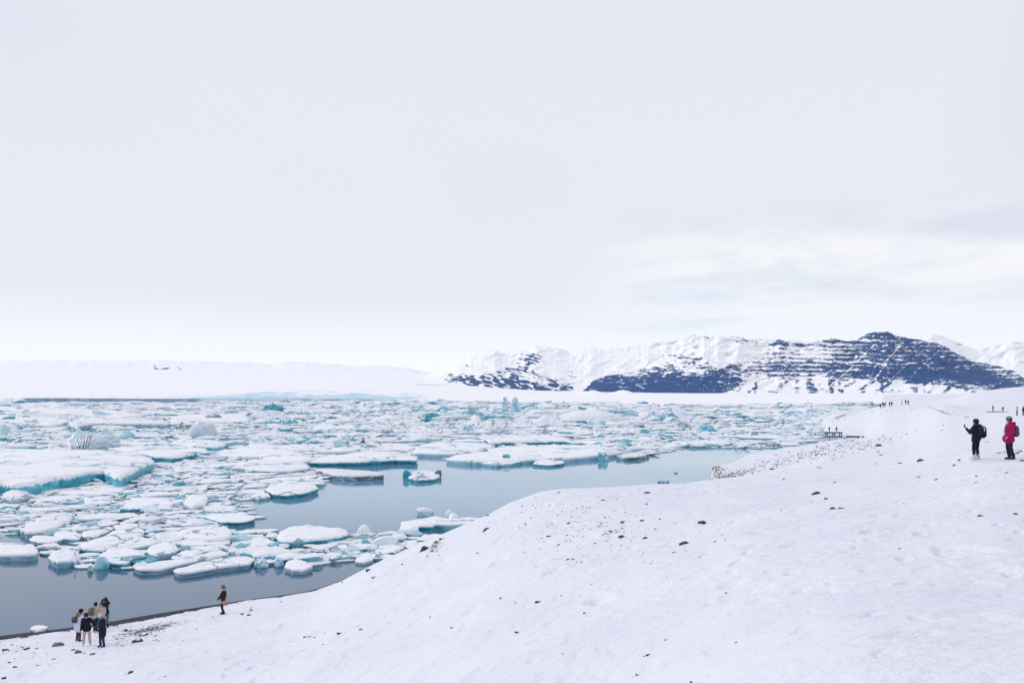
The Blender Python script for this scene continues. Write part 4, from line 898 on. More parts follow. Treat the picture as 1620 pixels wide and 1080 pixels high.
# --- icebergs in the frozen pack
berg(144, 712, 84, 25, 'rounded iceberg with vertical dark grey and white stripes', 'dome', tint=.12, dirt=2.0, snow=.25, depth=.55, short='the striped iceberg', noise_=.08)
berg(117, 702, 38, 24, 'smooth pale blue ice cone behind the striped iceberg', 'peak', tint=.2, snow=.35, peak=.1, noise_=.07)
berg(162, 692, 30, 16, 'pale grey pyramid shaped iceberg behind the striped iceberg', 'peak', tint=.2, dirt=.2, snow=.3, peak=.1)
berg(195, 696, 28, 15, 'small smooth blue grey dome right of the grey pyramid iceberg', 'dome', tint=.33, snow=.15, noise_=.06)
berg(-2, 691, 38, 21, 'pale blue berg cut off by the left edge', 'peak', tint=.25, dirt=.1, snow=.3)
berg(43, 672, 24, 9, 'small light blue block on the far left pack', 'block', tint=.28, snow=.4)
berg(317, 693, 40, 28, 'tall rounded pale iceberg with faint brown vertical streaks', 'block', tint=.05, dirt=.32, snow=.5, depth=.8, short='the tall rounded iceberg', noise_=.08)
berg(281, 681, 24, 14, 'small brown grey tilted pyramid behind the tall rounded iceberg', 'peak', tint=.1, dirt=.9, snow=.15, peak=.3)
floe([(272,690),(290,693),(305,694),(300,688),(280,686)], .7, 'turquoise ice shelf at the foot of the tall rounded iceberg', tint=.45, snow=.3)
berg(396, 665, 14, 8, 'small blue grey dome at the right tip of a flat floe', 'dome', tint=.35, snow=.3)
berg(384, 680, 16, 9, 'small greyish ice block with a dark base', 'block', tint=.1, dirt=.5, snow=.5)
berg(430, 653, 40, 16, 'dark teal jagged iceberg on the far pack', 'serac', tint=.72, dirt=.15, snow=.2, short='the dark teal jagged iceberg', noise_=.25)
berg(394, 642, 28, 7, 'low pale teal ice ridge near the glacier edge', 'serac', tint=.45, snow=.3)
berg(453, 672, 36, 13, 'turquoise fissured iceberg right of the middle of the left pack', 'serac', tint=.55, snow=.5, noise_=.2, short='the turquoise fissured iceberg')
berg(503, 668, 40, 14, 'light blue iceberg with a white peak', 'peak', tint=.4, snow=.5, short='the light blue peaked iceberg')
berg(450, 683, 30, 6, 'low teal ice hump under the turquoise fissured iceberg', 'dome', tint=.55, snow=.3)
berg(415, 706, 18, 14, 'blue faced ice wedge with a snowy back', 'peak', tint=.45, snow=.6, peak=-.2)
berg(626, 642, 23, 5.5, 'small deep teal mound in front of the glacier edge', 'dome', tint=.85, snow=.05, noise_=.08)
berg(702, 651, 36, 8, 'bright blue ice wedge on the far pack', 'dome', tint=.6, snow=.2, peak=.0, short='the bright blue wedge')
berg(656, 652, 14, 5, 'tiny blue ice block left of the bright blue wedge', 'block', tint=.5, snow=.3)
berg(683, 663, 27, 10, 'vivid turquoise ice chunk in the far pack', 'dome', tint=.82, snow=.05, short='the vivid turquoise chunk')
berg(678, 667, 34, 5, 'low deep blue ice ledge at the foot of the vivid turquoise chunk', 'slab', tint=.8, snow=.1)
berg(748, 663, 46, 18, 'broken grey teal iceberg with dark seams left of the twin towers', 'serac', tint=.48, dirt=.45, snow=.2, short='the broken grey teal iceberg', noise_=.25)
berg(714, 668, 26, 8, 'low dirty brown ice heap beside the vivid turquoise chunk', 'serac', tint=.1, dirt=1, snow=.25)
berg(735, 681, 26, 9, 'slanting pale blue slab in front of the broken grey teal iceberg', 'slab', tint=.42, snow=.5, peak=.4)
berg(612, 668, 70, 16, 'wide snowy hummock with a pale blue right flank', 'peak', tint=.25, snow=.8, depth=.6)
berg(573, 706, 22, 14, 'small dirty striped ice fin with a split top', 'serac', tint=.2, dirt=1, snow=.2, noise_=.3, short='the dirty striped fin')
berg(556, 699, 18, 8, 'small pale teal dome left of the dirty striped fin', 'dome', tint=.42, snow=.3)
berg(612, 687, 24, 8, 'low dark dirty ice ridge in the middle pack', 'serac', tint=.3, dirt=.9, snow=.3)
berg(799, 658, 13, 31, 'slim left one of the twin ice towers', 'dome', tint=.35, dirt=.1, snow=.15, depth=.7, short='the twin ice towers', noise_=.26)
berg(815.5, 657, 19, 30, 'thick rounded right one of the twin ice towers', 'dome', tint=.36, dirt=.2, snow=.12, depth=.7, noise_=.10)
berg(786, 661, 30, 13, 'low pale teal ice heap at the foot of the twin ice towers', 'serac', tint=.45, snow=.3)
berg(783, 686, 48, 20, 'snow hummock with a small cyan cave on its right', 'dome', tint=.2, snow=.95, short='the cyan cave hummock')
berg(798, 685, 14, 9, 'bright cyan ice hollow in the snow hummock', 'dome', tint=.68, snow=.0, depth=.5)
berg(868, 676, 70, 22, 'broad white snow hummock right of the twin ice towers', 'peak', tint=.15, snow=1, depth=.7)
berg(940, 668, 110, 19, 'wide gentle white snow hummock in the far middle pack', 'dome', tint=.15, snow=1, depth=.4, noise_=.06)
berg(969, 659, 46, 12, 'smooth teal and grey whaleback iceberg', 'dome', tint=.55, dirt=.35, snow=.3, short='the teal whaleback iceberg', noise_=.08)
berg(891, 673, 20, 8, 'small dark teal pyramid in the middle pack', 'peak', tint=.7, dirt=.3, snow=.1)
berg(920, 672, 22, 7, 'small dark teal slab right of the dark teal pyramid', 'slab', tint=.75, dirt=.4, snow=.3, peak=.2)
berg(862, 690, 12, 14, 'small grey upright ice splinter', 'peak', tint=.3, dirt=.5, snow=.2)
berg(1079, 680, 34, 14, 'grey dirty iceberg with a dark brown right end', 'dome', tint=.1, dirt=.75, snow=.4, short='the grey dirty iceberg')
berg(1008, 678, 28, 10, 'slanting dark seamed slab left of the grey dirty iceberg', 'slab', tint=.3, dirt=.9, snow=.5, peak=.3)
berg(1119, 684, 35, 12, 'jagged turquoise ice heap in the right pack', 'serac', tint=.5, snow=.2, noise_=.25, short='the jagged turquoise heap')
berg(1143, 674, 24, 11, 'pale lilac grey wedge right of the jagged turquoise heap', 'peak', tint=.02, dirt=.25, snow=.35, peak=.3)
berg(1020, 690, 22, 13, 'pale turquoise jagged peak left of two smaller turquoise lumps', 'serac', tint=.45, snow=.2, short='the pale turquoise peak')
berg(1047, 693, 14, 7, 'middle turquoise lump of three', 'dome', tint=.52, snow=.1)
berg(1062, 697, 15, 7, 'rightmost and brightest turquoise lump of three', 'dome', tint=.62, snow=.1)
berg(995, 690, 26, 8, 'grey snowy hump left of the pale turquoise peak', 'dome', tint=.2, dirt=.5, snow=.5)
berg(1196, 692, 13, 10, 'small dark grey ice block in the right pack', 'block', tint=.35, dirt=.8, snow=.2, short='the small dark grey block')
berg(1232, 690, 12, 5, 'small blue grey block right of the dark grey block', 'block', tint=.5, dirt=.3, snow=.2)
berg(1063, 642, 9, 5, 'tiny blue block at the far edge of the pack', 'block', tint=.5, snow=.2)
berg(1281, 641, 11, 5, 'tiny pale blue ice block below the far snow plain', 'block', tint=.4, snow=.3)
floe([(1212,703),(1222,704),(1226,702),(1216,701)], .5, 'small dark floe near the snowy spit', tint=.5, dirt=1, snow=.1, short='the small dark floe by the spit')
floe([(47,992.5),(58,995.5),(70,993),(76,989),(66,986.5),(56,987),(49,989)], .30, 'small snowy ice block stranded at the near shoreline', tint=.2, dirt=.2, snow=.9, name='stranded_ice_block', cat='ice block')
for cx_, l_ in ((1043, 'leftmost of three tiny ice bits off the snow crest'), (1050, 'middle of three tiny ice bits off the snow crest'), (1057, 'rightmost of three tiny ice bits off the snow crest')):
    berg(cx_, 763.5, 6, 3.5, l_, 'block', tint=.6, dirt=.5, snow=.1, name='ice_bit', cat='ice chunk', group='tiny ice bits off the crest', sub=3)
floe([(1066,747),(1071,748),(1072,746.5),(1067,746)], .15, 'tiny dark flat ice chip alone on the reflecting water', tint=.5, dirt=1, snow=.1, n=24, name='ice_bit', cat='ice chunk')

# --- the drifting pack: packed floes grown around random seeds
PACK = np.array([(-400,862),(-60,850),(40,845),(60,857),(100,852),(126,862),(124,868),(95,866),(74,866),(76,882),(104,893),(130,904),(166,900),(181,898),(202,901),(244,903),(275,905),(330,898),(394,892),(425,900),(455,900),(495,896),(526,892),(562,888),(592,888),(620,886),(640,872),(662,866),(700,850),(660,846),(643,849),(593,852),(550,849),(497,850),(430,851),(415,842),(389,840),(366,846),(368,828),(360,822),(403,820),(398,806),(392,792),(400,788),(430,784),(456,783),(498,777),(514,766),(514,756),(500,744),(489,733),(524,731),(623,728),(659,727),(659,717),(724,717),(706,726),(760,732),(800,732),(841,728),(945,723),(979,724),(1020,722),(1057,715),(1072,709),(1124,708),(1215,710),(1262,703),(1290,696),(1306,688),(1304,678),(1312,668),(1338,656),(1372,646),(1385,641),(1380,639),(1150,640.3),(1000,639.6),(900,636.8),(700,635.2),(560,635.5),(300,637),(60,638),(-300,638),(-300,700)], float)
acc = np.zeros((0, 3))
AX, SH = 1.75, .10      # floes are longer across the view and lean a little with the drift
classes = [(3.0, 130), (1.9, 800), (1.15, 4000), (.75, 12000), (.48, 22000), (.30, 20000)]
for rb, M_ in classes:
    # candidates uniform over the view, so that near and far parts are equally filled on screen
    d = np.exp(rng.uniform(math.log(60), math.log(770), M_ * 2))
    px = rng.uniform(-260, 1400, M_ * 2)
    x = (px - CX) * d / F
    yw, xw = d.copy(), x.copy()
    s = (d / 72) ** .48
    keepp = (d / 770) ** .35
    ok = rng.random(M_ * 2) < (keepp + .25)
    R = rb * s * rng.uniform(.8, 1.2, M_ * 2)
    AX_ = 1
    R = np.where(d > 300, np.minimum(R, 14), R)
    py = HY + F * H / d
    ok &= inpoly(px, py, PACK) & inpoly(px - .55 * AX * R * F / d, py, PACK) & inpoly(px + .55 * AX * R * F / d, py, PACK) & inpoly(px, HY + F * H / (d - .7 * R), PACK) & inpoly(px, HY + F * H / (d + .5 * R), PACK)
    if rb < .4: ok &= d < 170
    elif rb < .6: ok &= d < 330
    elif rb < .9: ok &= d < 560
    x, d, R, px = x[ok], d[ok], R[ok], px[ok]
    for Q_ in OBST:
        c = Q_.mean(0); ext = np.sqrt(((Q_ - c) ** 2).sum(1)).max()
        near = np.hypot(x - c[0], d - c[1]) < ext + R
        if near.any():
            i = np.where(near)[0]
            bad = inpoly(x[i], d[i], Q_) | (seg_dist(x[i], d[i], Q_) < .85 * R[i])
            m_ = np.ones(len(x), bool); m_[i[bad]] = False
            x, d, R, px = x[m_], d[m_], R[m_], px[m_]
    u = x / AX; v_ = d - SH * x
    if len(acc):
        m_ = np.ones(len(x), bool)
        for a in range(0, len(x), 500):
            dd = np.hypot(u[a:a+500, None] - acc[None, :, 0], v_[a:a+500, None] - acc[None, :, 1]) - .86 * (R[a:a+500, None] + acc[None, :, 2])
            m_[a:a+500] = dd.min(1) > 0
        u, v_, R = u[m_], v_[m_], R[m_]
    x, d = u, v_
    if not len(x): continue
    kd = KDTree(len(x))
    for i in range(len(x)): kd.insert((x[i], d[i], 0), i)
    kd.balance()
    alive = np.ones(len(x), bool); Rm = R.max()
    for i in range(len(x)):
        if not alive[i]: continue
        for co, j, ds in kd.find_range((x[i], d[i], 0), 2.0 * Rm):
            if j > i and alive[j] and ds < .86 * (R[i] + R[j]): alive[j] = False
    acc = np.vstack([acc, np.stack([x[alive], d[alive], R[alive]], 1)])
print('pack floes', len(acc))
NA = 28
TH = np.arange(NA) / NA * 2 * math.pi
def outlines(acc, sel):
    out = np.zeros((len(sel), NA, 2))
    for a in range(0, len(sel), 250):
        ix = sel[a:a+250]
        dx = acc[None, :, 0] - acc[ix, None, 0]; dy = acc[None, :, 1] - acc[ix, None, 1]
        dist = np.hypot(dx, dy); gap = dist - acc[None, :, 2] - acc[ix, None, 2]
        gap[np.arange(len(ix)), ix] = 1e9
        nb_ = np.argpartition(gap, 11, axis=1)[:, :11]
        dn = np.take_along_axis(dist, nb_, 1); an = np.arctan2(np.take_along_axis(dy, nb_, 1), np.take_along_axis(dx, nb_, 1))
        Rn = acc[nb_, 2]; Ri = acc[ix, 2][:, None]
        bis = (dn * dn + Ri * Ri - Rn * Rn) / (2 * dn)
        c = np.cos(TH[None, None] - an[..., None])
        r = np.where(c > .05, bis[..., None] / np.maximum(c, .05), 1e9).min(1)
        sd0 = acc[ix, 0, None] * 3.1
        nn_ = fbm2(np.cos(TH)[None] * 1.6 + sd0, np.sin(TH)[None] * 1.6 + acc[ix, 1, None], 4, 5, .7)
        n2_ = fbm2(np.cos(TH)[None] * 4.5 + sd0 + 9, np.sin(TH)[None] * 4.5 + acc[ix, 1, None], 3, 15, .6)
        r = np.minimum(r * .945, Ri * (1.42 + .6 * nn_)) * (1 + .11 * nn_ + .07 * n2_)
        xx, yy = r * np.cos(TH), r * np.sin(TH)
        # broken plates: straight edges between a few random corners
        for q_ in range(len(ix)):
            kc = np.sort(rng.choice(NA, rng.integers(6, 10), replace=False)); ke = np.append(kc, kc[0] + NA)
            ii_ = np.arange(kc[0], kc[0] + NA); f_ = .8
            lx = np.interp(ii_, ke, np.append(xx[q_, kc], xx[q_, kc[0]])); ly = np.interp(ii_, ke, np.append(yy[q_, kc], yy[q_, kc[0]]))
            jj_ = ii_ % NA; xx[q_, jj_] = lx * f_ + xx[q_, jj_] * (1 - f_); yy[q_, jj_] = ly * f_ + yy[q_, jj_] * (1 - f_)
        out[a:a+250, :, 0] = acc[ix, 0, None] + xx * 1.05
        out[a:a+250, :, 1] = acc[ix, 1, None] + yy * 1.05
    return out
allo = outlines(acc, np.arange(len(acc)))
def unsq(a):
    x_ = a[..., 0] * AX; return np.stack([x_, a[..., 1] + SH * x_], -1)
allo = unsq(allo); acc = np.column_stack([unsq(acc[:, :2]), acc[:, 2]])
# keep floes out of the traced ones
for Q_ in OBST:
    c = Q_.mean(0); ext = np.sqrt(((Q_ - c) ** 2).sum(1)).max()
    for i in np.where(np.hypot(acc[:, 0] - c[0], acc[:, 1] - c[1]) < ext + acc[:, 2] * 2.6)[0]:
        for it in range(6):
            ins = inpoly(allo[i, :, 0], allo[i, :, 1], Q_)
            if not ins.any(): break
            allo[i, ins] = acc[i, :2] + (allo[i, ins] - acc[i, :2]) * .8
Ra = acc[:, 2]; da = acc[:, 1]
n_ = len(acc)
hgt = .11 + .06 * Ra * rng.uniform(.5, 1.7, n_)
farf = smooth(da, 130, 400)
hgt = np.where(rng.random(n_) < .12 + .20 * farf, hgt * rng.uniform(1.6, 3.6, n_), hgt)
hgt = np.minimum(hgt, 2.2)
tilt = rng.normal(0, .025, (n_, 2)) * (1 + 1.5 * (rng.random(n_) < .12))[:, None]
blg = np.abs(rng.normal(0, .04, n_)) + rng.uniform(.08, .22, n_) * (rng.random(n_) < .08 + .16 * farf)
tint_ = np.clip(rng.beta(1.5, 2.4, n_) * .95, 0, 1)
dirt_ = np.where(rng.random(n_) < .10, rng.uniform(.3, 1, n_), rng.uniform(0, .12, n_))
snow_ = np.where(rng.random(n_) < .06 + .12 * farf, rng.uniform(.2, .5, n_), rng.uniform(.80, 1.10, n_))
snow_ = np.where((Ra > 3.2) & (snow_ < .6), .85, snow_)
blg = np.where(snow_ < .65, np.maximum(blg, .12), blg)
pxs, pys = proj(acc[:, 0], acc[:, 1], hgt)
area = Ra ** 2 / da ** 3
vis = (pxs > 5) & (pxs < 1615)
order = np.argsort(-area * vis)
solo = order[:150]
V, f4, f3 = floe_verts(allo, acc[:, :2], hgt, tilt, blg, .03, 1.0, 7, .5)
msk = np.stack([tint_, dirt_, snow_], 1)
rest = np.setdiff1d(np.arange(n_), solo)
nv = V.shape[1]
rn, rf_ = rest[da[rest] < 230], rest[da[rest] >= 230]
V2, g4, g3 = floe_verts(allo[rf_][:, ::2], acc[rf_, :2], hgt[rf_], tilt[rf_], blg[rf_], .05, 1.3, 7, .5, RINGS_FAR)
nv2 = V2.shape[1]
VV = np.vstack([V[rn].reshape(-1, 3), V2.reshape(-1, 3)]); AA = np.vstack([np.repeat(msk[rn], nv, 0), np.repeat(msk[rf_], nv2, 0)])
# one mesh from quads and triangles
def mk_mixed(name, verts, q4, t3, mat_, attr, flat=None):
    me = bpy.data.meshes.new(name); me.vertices.add(len(verts)); me.vertices.foreach_set('co', verts.astype(np.float32).ravel())
    nl = len(q4) * 4 + len(t3) * 3; me.loops.add(nl)
    me.loops.foreach_set('vertex_index', np.concatenate([q4.ravel(), t3.ravel()]).astype(np.int32))
    me.polygons.add(len(q4) + len(t3))
    me.polygons.foreach_set('loop_start', np.concatenate([np.arange(len(q4)) * 4, len(q4) * 4 + np.arange(len(t3)) * 3]).astype(np.int32))
    me.update(calc_edges=True); me.validate()
    me.polygons.foreach_set('use_smooth', np.ones(len(me.polygons), bool) if flat is None else ~flat)
    ca = me.attributes.new('mask', 'FLOAT_VECTOR', 'POINT'); ca.data.foreach_set('vector', attr.astype(np.float32).ravel())
    me.materials.append(mat_); o = bpy.data.objects.new(name, me); COL.objects.link(o); return o
# brash: angular lumps lying between and on the floes
LM = []
for k in range(24):
    v, f = ico(2); v = v.copy(); r_ = np.random.default_rng(k + 900)
    for _ in range(8):
        n0_ = r_.normal(size=3); n0_ /= np.linalg.norm(n0_); c_ = r_.uniform(.35, .8); v -= np.maximum(v @ n0_ - c_, 0)[:, None] * n0_[None]
    LM.append(v)
LM = np.array(LM); lf = ico(2)[1]
def lumps(n, d0, d1, s0, s1, zlo, zhi, flat, wfun=None, tsd=.25):
    d = np.exp(rng.uniform(math.log(d0), math.log(d1), n)); px = rng.uniform(-200, 1400, n); py = HY + F * H / d
    ok = inpoly(px, py, PACK)
    if wfun is not None: ok &= rng.random(n) < wfun(px, py)
    d, px = d[ok], px[ok]
    if d0 < 150:
        x = (px - CX) * d / F; m_ = np.ones(len(x), bool)
        for Q_ in OBST: m_ &= ~inpoly(x, d, Q_)
        d, px = d[m_], px[m_]
    n = len(d)
    sz = s0 * (s1 / s0) ** (rng.random(n) ** 2.0)
    a = rng.uniform(0, 6.28, n); V = LM[rng.integers(0, 24, n)]
    x = V[..., 0] * np.cos(a)[:, None] - V[..., 1] * np.sin(a)[:, None]; y = V[..., 0] * np.sin(a)[:, None] + V[..., 1] * np.cos(a)[:, None]
    st = rng.uniform(1, 1.9, n)[:, None]
    fl = rng.uniform(flat * .6, flat * 1.5, n)[:, None]
    tl_ = rng.normal(0, tsd, n)[:, None]
    P_ = np.stack([x * sz[:, None] * st, y * sz[:, None], (V[..., 2] * fl + x * tl_) * sz[:, None]], -1)
    P_ += np.stack([(px - CX) * d / F, d, rng.uniform(zlo, zhi, n) + .12 * sz], -1)[:, None]
    t_ = np.clip(rng.beta(1.4, 2.0, n) * .85, 0, 1); dd_ = np.where(rng.random(n) < .16, rng.uniform(.4, 1, n), .05); sn = np.where(rng.random(n) < .35, rng.uniform(.1, .5, n), rng.uniform(.6, 1, n))
    return P_, np.stack([t_, dd_, sn], 1)
LP = [lumps(420, 68, 150, .6, 1.7, .05, .2, .16, lambda px, py: .4 + .6 * gpatch(px, py, 200, 800, 220, 60), .32), lumps(420, 120, 330, .8, 2.6, .1, .3, .2, None, .3), lumps(260, 150, 420, 1.0, 3.2, .0, .3, .42, lambda px, py: .3 + .7 * gpatch(px, py, 500, 680, 300, 30), .2),
      lumps(9500, 66, 200, .10, .50, .02, .30, .7, lambda px, py: smooth(fbm2(px * .012, py * .03, 3, 24), -.25, .2)), lumps(1500, 66, 260, .4, 1.1, .05, .3, .5),
      lumps(5500, 190, 480, .3, 1.6, .05, .45, .6, lambda px, py: smooth(fbm2(px * .02, py * .06, 3, 14), -.3, .15)), lumps(4600, 330, 760, .8, 4.6, .0, .6, .45, lambda px, py: (.25 + .75 * gpatch(px, py, 820, 655, 330, 60)) * smooth(fbm2(px * .03, py * .12, 3, 4), -.25, .2))]
LV = np.concatenate([p_.reshape(-1, 3) for p_, _ in LP]); LA = np.repeat(np.concatenate([a_ for _, a_ in LP]), len(LM[0]), 0)
nl_ = len(LV) // len(LM[0]); LF = (lf[None] + (np.arange(nl_) * len(LM[0]))[:, None, None]).reshape(-1, 3)
print('lumps', nl_)
o = mk_mixed('brash_ice', LV, np.zeros((0, 4), int), LF, M_ICE, LA); o.data.polygons.foreach_set('use_smooth', np.zeros(len(o.data.polygons), bool))
tag(o, 'small angular chunks of brash ice between and on the floes', 'brash ice', None, 'stuff')
off = (np.arange(len(rn)) * nv)[:, None, None]; off2 = (len(rn) * nv + np.arange(len(rf_)) * nv2)[:, None, None]
F4 = np.vstack([(f4[None] + off).reshape(-1, 4), (g4[None] + off2).reshape(-1, 4)]); F3 = np.vstack([(f3[None] + off).reshape(-1, 3), (g3[None] + off2).reshape(-1, 3)])
fl_ = np.concatenate([np.tile(np.arange(len(f4)) < 2 * NA, len(rn)), np.tile(np.arange(len(g4)) < NA // 2, len(rf_)), np.zeros(len(F3), bool)])
o = mk_mixed('drifting_pack_ice', VV, F4, F3, M_ICE, AA, fl_)
tag(o, 'mass of small broken floes and brash ice packed across the lagoon', 'pack ice', None, 'stuff')
ORD = ['', 'second ', 'third ', 'fourth ', 'fifth ', 'sixth ', 'seventh ', 'eighth ', 'ninth ', 'tenth ', 'eleventh ', 'twelfth ', 'thirteenth ', 'fourteenth ', 'fifteenth ', 'sixteenth ', 'seventeenth ', 'eighteenth ', 'nineteenth ', 'twentieth ', 'twenty-first ', 'twenty-second ', 'twenty-third ', 'twenty-fourth ', 'twenty-fifth ']
def relation(px, py, marks, used):
    """nearest landmark and the side of it on which something lies"""
    best = min(marks, key=lambda m: math.hypot(m[1] - px, (m[2] - py) * 2.2))
    dx, dy = px - best[1], py - best[2]
    if abs(dx) > abs(dy) * 1.6: side = 'left of' if dx < 0 else 'right of'
    else: side = 'behind' if dy < 0 else 'in front of'
    k = used.get((best[0], side), 0); used[(best[0], side)] = k + 1
    return best[0], side, k
used = {}
sol = sorted(solo, key=lambda i: min(math.hypot(m[1] - pxs[i], (m[2] - pys[i]) * 2.2) for m in LAND))
for i in sol:
    wpx = 3.4 * Ra[i] * F / da[i]
    size = 'tiny' if wpx < 14 else 'small' if wpx < 26 else 'mid-sized' if wpx < 45 else 'large'
    col = 'bare teal' if snow_[i] < .65 and tint_[i] > .45 else 'bare pale blue' if snow_[i] < .65 else 'dust streaked' if dirt_[i] > .35 else 'snow covered'
    m_, side, k = relation(pxs[i], pys[i], LAND, used)
    v = V[i] - np.array([acc[i, 0], acc[i, 1], 0])
    o = mk('ice_floe', v, faces_of(f4, f3), M_ICE, attr=np.tile(msk[i], (nv, 1)), loc=(acc[i, 0], acc[i, 1], 0))
    sm = np.ones(len(o.data.polygons), bool); sm[:2 * NA] = False; o.data.polygons.foreach_set('use_smooth', sm)
    tag(o, f'{size} {col} floe, {ORD[min(k, 15)].strip() or "nearest"} {side} {m_}', 'ice floe', 'floes of the drifting pack')
# ------------------------------------------------------------------ rocks
def rock_mesh(seed, sub=3, flat=.58):
    v, f = ico(sub); v = v.copy()
    r_ = np.random.default_rng(seed)
    for k in range(9):                                       # broken facets
        n_ = r_.normal(size=3); n_ /= np.linalg.norm(n_); c = r_.uniform(.55, .85)
        dt = v @ n_; v -= np.maximum(dt - c, 0)[:, None] * n_[None] * .9
    v *= (1 + .14 * fbm3(v[:, 0]*1.7 + seed, v[:, 1]*1.7, v[:, 2]*1.7, 3, seed))[:, None]
    v[:, 2] *= flat; v[:, 1] *= r_.uniform(.7, .95)
    return v / np.abs(v[:, 0]).max(), f
RM = {}
def rock_data(k, m, sub=3):
    key = (k, m.name, sub)
    if key not in RM:
        v, f = rock_mesh(k + 100, sub)
        o = mk('rock', v, f, m, smooth=True); me = o.data; bpy.data.objects.remove(o); RM[key] = me
    return RM[key]
ROCKS = []
def rock(px, py, wpx, label, m=None, group='rocks poking out of the snow', sink=.25, name='rock', k=None, hs=1.0, rz=None):
    p = ground_hit(px, py + wpx * .12); s = wpx * p[1] / F / 2 * .95
    i = len(ROCKS); k = i % 12 if k is None else k
    m = m or (M_ROCK if wpx > 9 else (M_ROCKS if i % 5 < 3 else M_ROCK))
    o = bpy.data.objects.new(name, rock_data(k, m)); COL.objects.link(o)
    o.location = (p[0], p[1], p[2] + s * .62 * hs * .02); o.scale = (s, s, s * hs)
    o.rotation_euler = (random.uniform(-.2, .2), random.uniform(-.2, .2), random.uniform(-.4, .4) if rz is None else rz)
    ROCKS.append((px, py)); tag(o, label, 'rock', group); return o
RL = []
def big(px, py, w, label, short=None, **kw):
    rock(px, py, w, label, group=None, name='boulder' if w > 13 else 'rock', **kw)
    if short: RL.append((short, px, py))
big(672, 867, 19, 'big brown angular boulder on the snow crest beside the ice covered cove', 'the brown crest boulder', m=M_ROCK, hs=1.3)
big(583, 901, 12, 'dark rock breaking the crest line above the open water', 'the crest line rock')
big(591.5, 912, 9, 'flat brown rock just below the crest line rock', 'the flat brown rock')
big(91, 1018, 22, 'rounded tan boulder left of the group on the beach', 'the rounded tan boulder', m=M_TAN, hs=.95)
big(124, 1031, 12, 'upright tan boulder in front of the group on the beach', 'the upright tan boulder', m=M_TAN, hs=1.7)
big(1291, 779, 17, 'large rounded dark red boulder alone on the upper snow slope', 'the large dark red boulder', hs=.9)
big(1318, 803, 13, 'dark red rock right of and below the large rounded boulder', 'the twin dark red rocks')
big(1331, 803, 9, 'small dark rock touching the right side of a dark red rock', None)
big(1111, 825, 15, 'dark wedge shaped rock in the middle of the snow slope', 'the wedge shaped rock')
big(1082, 858, 18, 'jagged dark rock partly under snow, lowest big one on the middle slope', 'the jagged dark rock')
big(1024, 779, 12, 'dark rock with a slanted top near the channel crest', 'the slanted rock by the crest')
big(983, 848, 11, 'dark pointed rock in the middle of a scatter of small stones', 'the pointed rock')
big(954, 790, 9, 'small dark rock left of the slanted rock near the crest', 'the small crest rock')
big(851, 951, 12, 'low brownish rock streak in the lower middle snow', 'the low brownish streak rock')
big(1457, 727.5, 13, 'flat dark rock left of the photographing man', 'the flat rock left of the man')
big(1519, 727, 9, 'flat dark rock right beside the feet of the photographing man')
big(1617, 727.5, 10, 'reddish flat rock at the right edge behind the woman in red', 'the reddish rock at the right edge')
big(1389, 704, 14, 'dark rock cluster top on the stony rise beyond the slope', 'the dark rise-top rock')
big(1366, 691, 6, 'small upright dark rock on the shore at the end of the jetty inlet', 'the inlet rock', hs=1.4)
big(227, 1003, 14, 'slab of brown rock among dark stones on the beach', 'the brown beach slab')
big(218, 1012, 19, 'dark broken rock pile half under snow right of the group', 'the dark beach rock pile', rz=.5)
big(1160, 752, 9, 'dark red brown stone at the tip of the stony spit', 'the red stone on the spit')
big(1222, 741, 9, 'reddish stone in the middle of the stony spit', 'the reddish spit stone')
SMALL = [(946,785,3),(884,778.5,6),(848,786,4),(843,799,4),(800,797,3),(772,814,6),(1023,797,6),(922,801,4),(923,810,4),(989,810,4),(951,827,5),(985,825,9),(1016,823,8),(1044,820,6),(1066,873,7),(966,840,6),(957,844,5),(992,850,5),(1021,850,10),(1132,855.5,7),(899,827,6),(832,829,5),(868,847,8),(897,846,5),(884,861,6),(899,884,8),(906,884,5),(982,870,3),(1107,880,5),(771,835,10),(767,839,8),(755,874,4),(792,945,5),(816,952,5),(888,941,5),(818,999,8),(925,969,6),(1053,1011,6),(1025,1035,10),(1019,1037,5),(1094,1078,7),(1149,937,5),(1165,1015,6),(891,1033,5),(1010,1066,8),(1307,788,7),(1284,793,4),(1321,762,5),(1240,758,5),(1236,806,5),
 (677,879,5),(637,892,5),(757,874,4),(543,920,6),(691,856,10),(698,852,8),(684,871,6),(767,837,5),(1424,732,8),(1394,719,6),(1387,733,4),(1510,735,8),(1592,747,7),(1582,743,3),(1296,739,7),(1454,754,6),(1481,758,7),(1545,752,5),(1545,762.5,5),(1320.5,762.5,6),(1490,680,3),(1492,672,3),(1528,660,5),(1532,659,4),(1389,714,6),(1606,812,8),(1551,815,10),(1431,795,6),(1423,867,6),
 (134,1032,6),(146,1034,9),(116,1027,7),(85,1041,8),(60,1051,6),(24,1054,8),(15,1047,7),(8,1027,11),(19,1019,6),(35,1023,6),(43,1025,11),(58,1025,6),(7,1072,10),(245,1005,6),(246,1011,8),(193,1009,5),(184,1010,4),(199,996,8),(207,1062,12),(261,1069,4),(252,1074,4),(482,1007,6),(490,1006,7),(498,1007,6),(513,1018,6),(515,1001,4),(537,1001,10),(715,992,6),(572,994,8),(681,975,4),(397,964,7),(383,970,6),(394,972,8),(445,951,5),(1562,699,6),(1609,716,8),(1600,720,7),(1580,716,6),(1614,713,7)]
RL += [('the jetty', 1318, 684), ('the spit tip', 1135, 745), ('the lone waterline person', 354, 960), ('the spit shore bend', 1262, 722), ('the stony rise', 1340, 712), ('the left beach corner', 5, 1020), ('the far walkers', 1400, 646), ('the mid slope pebbles', 915, 835)]
ru = {}
RORD = ORD
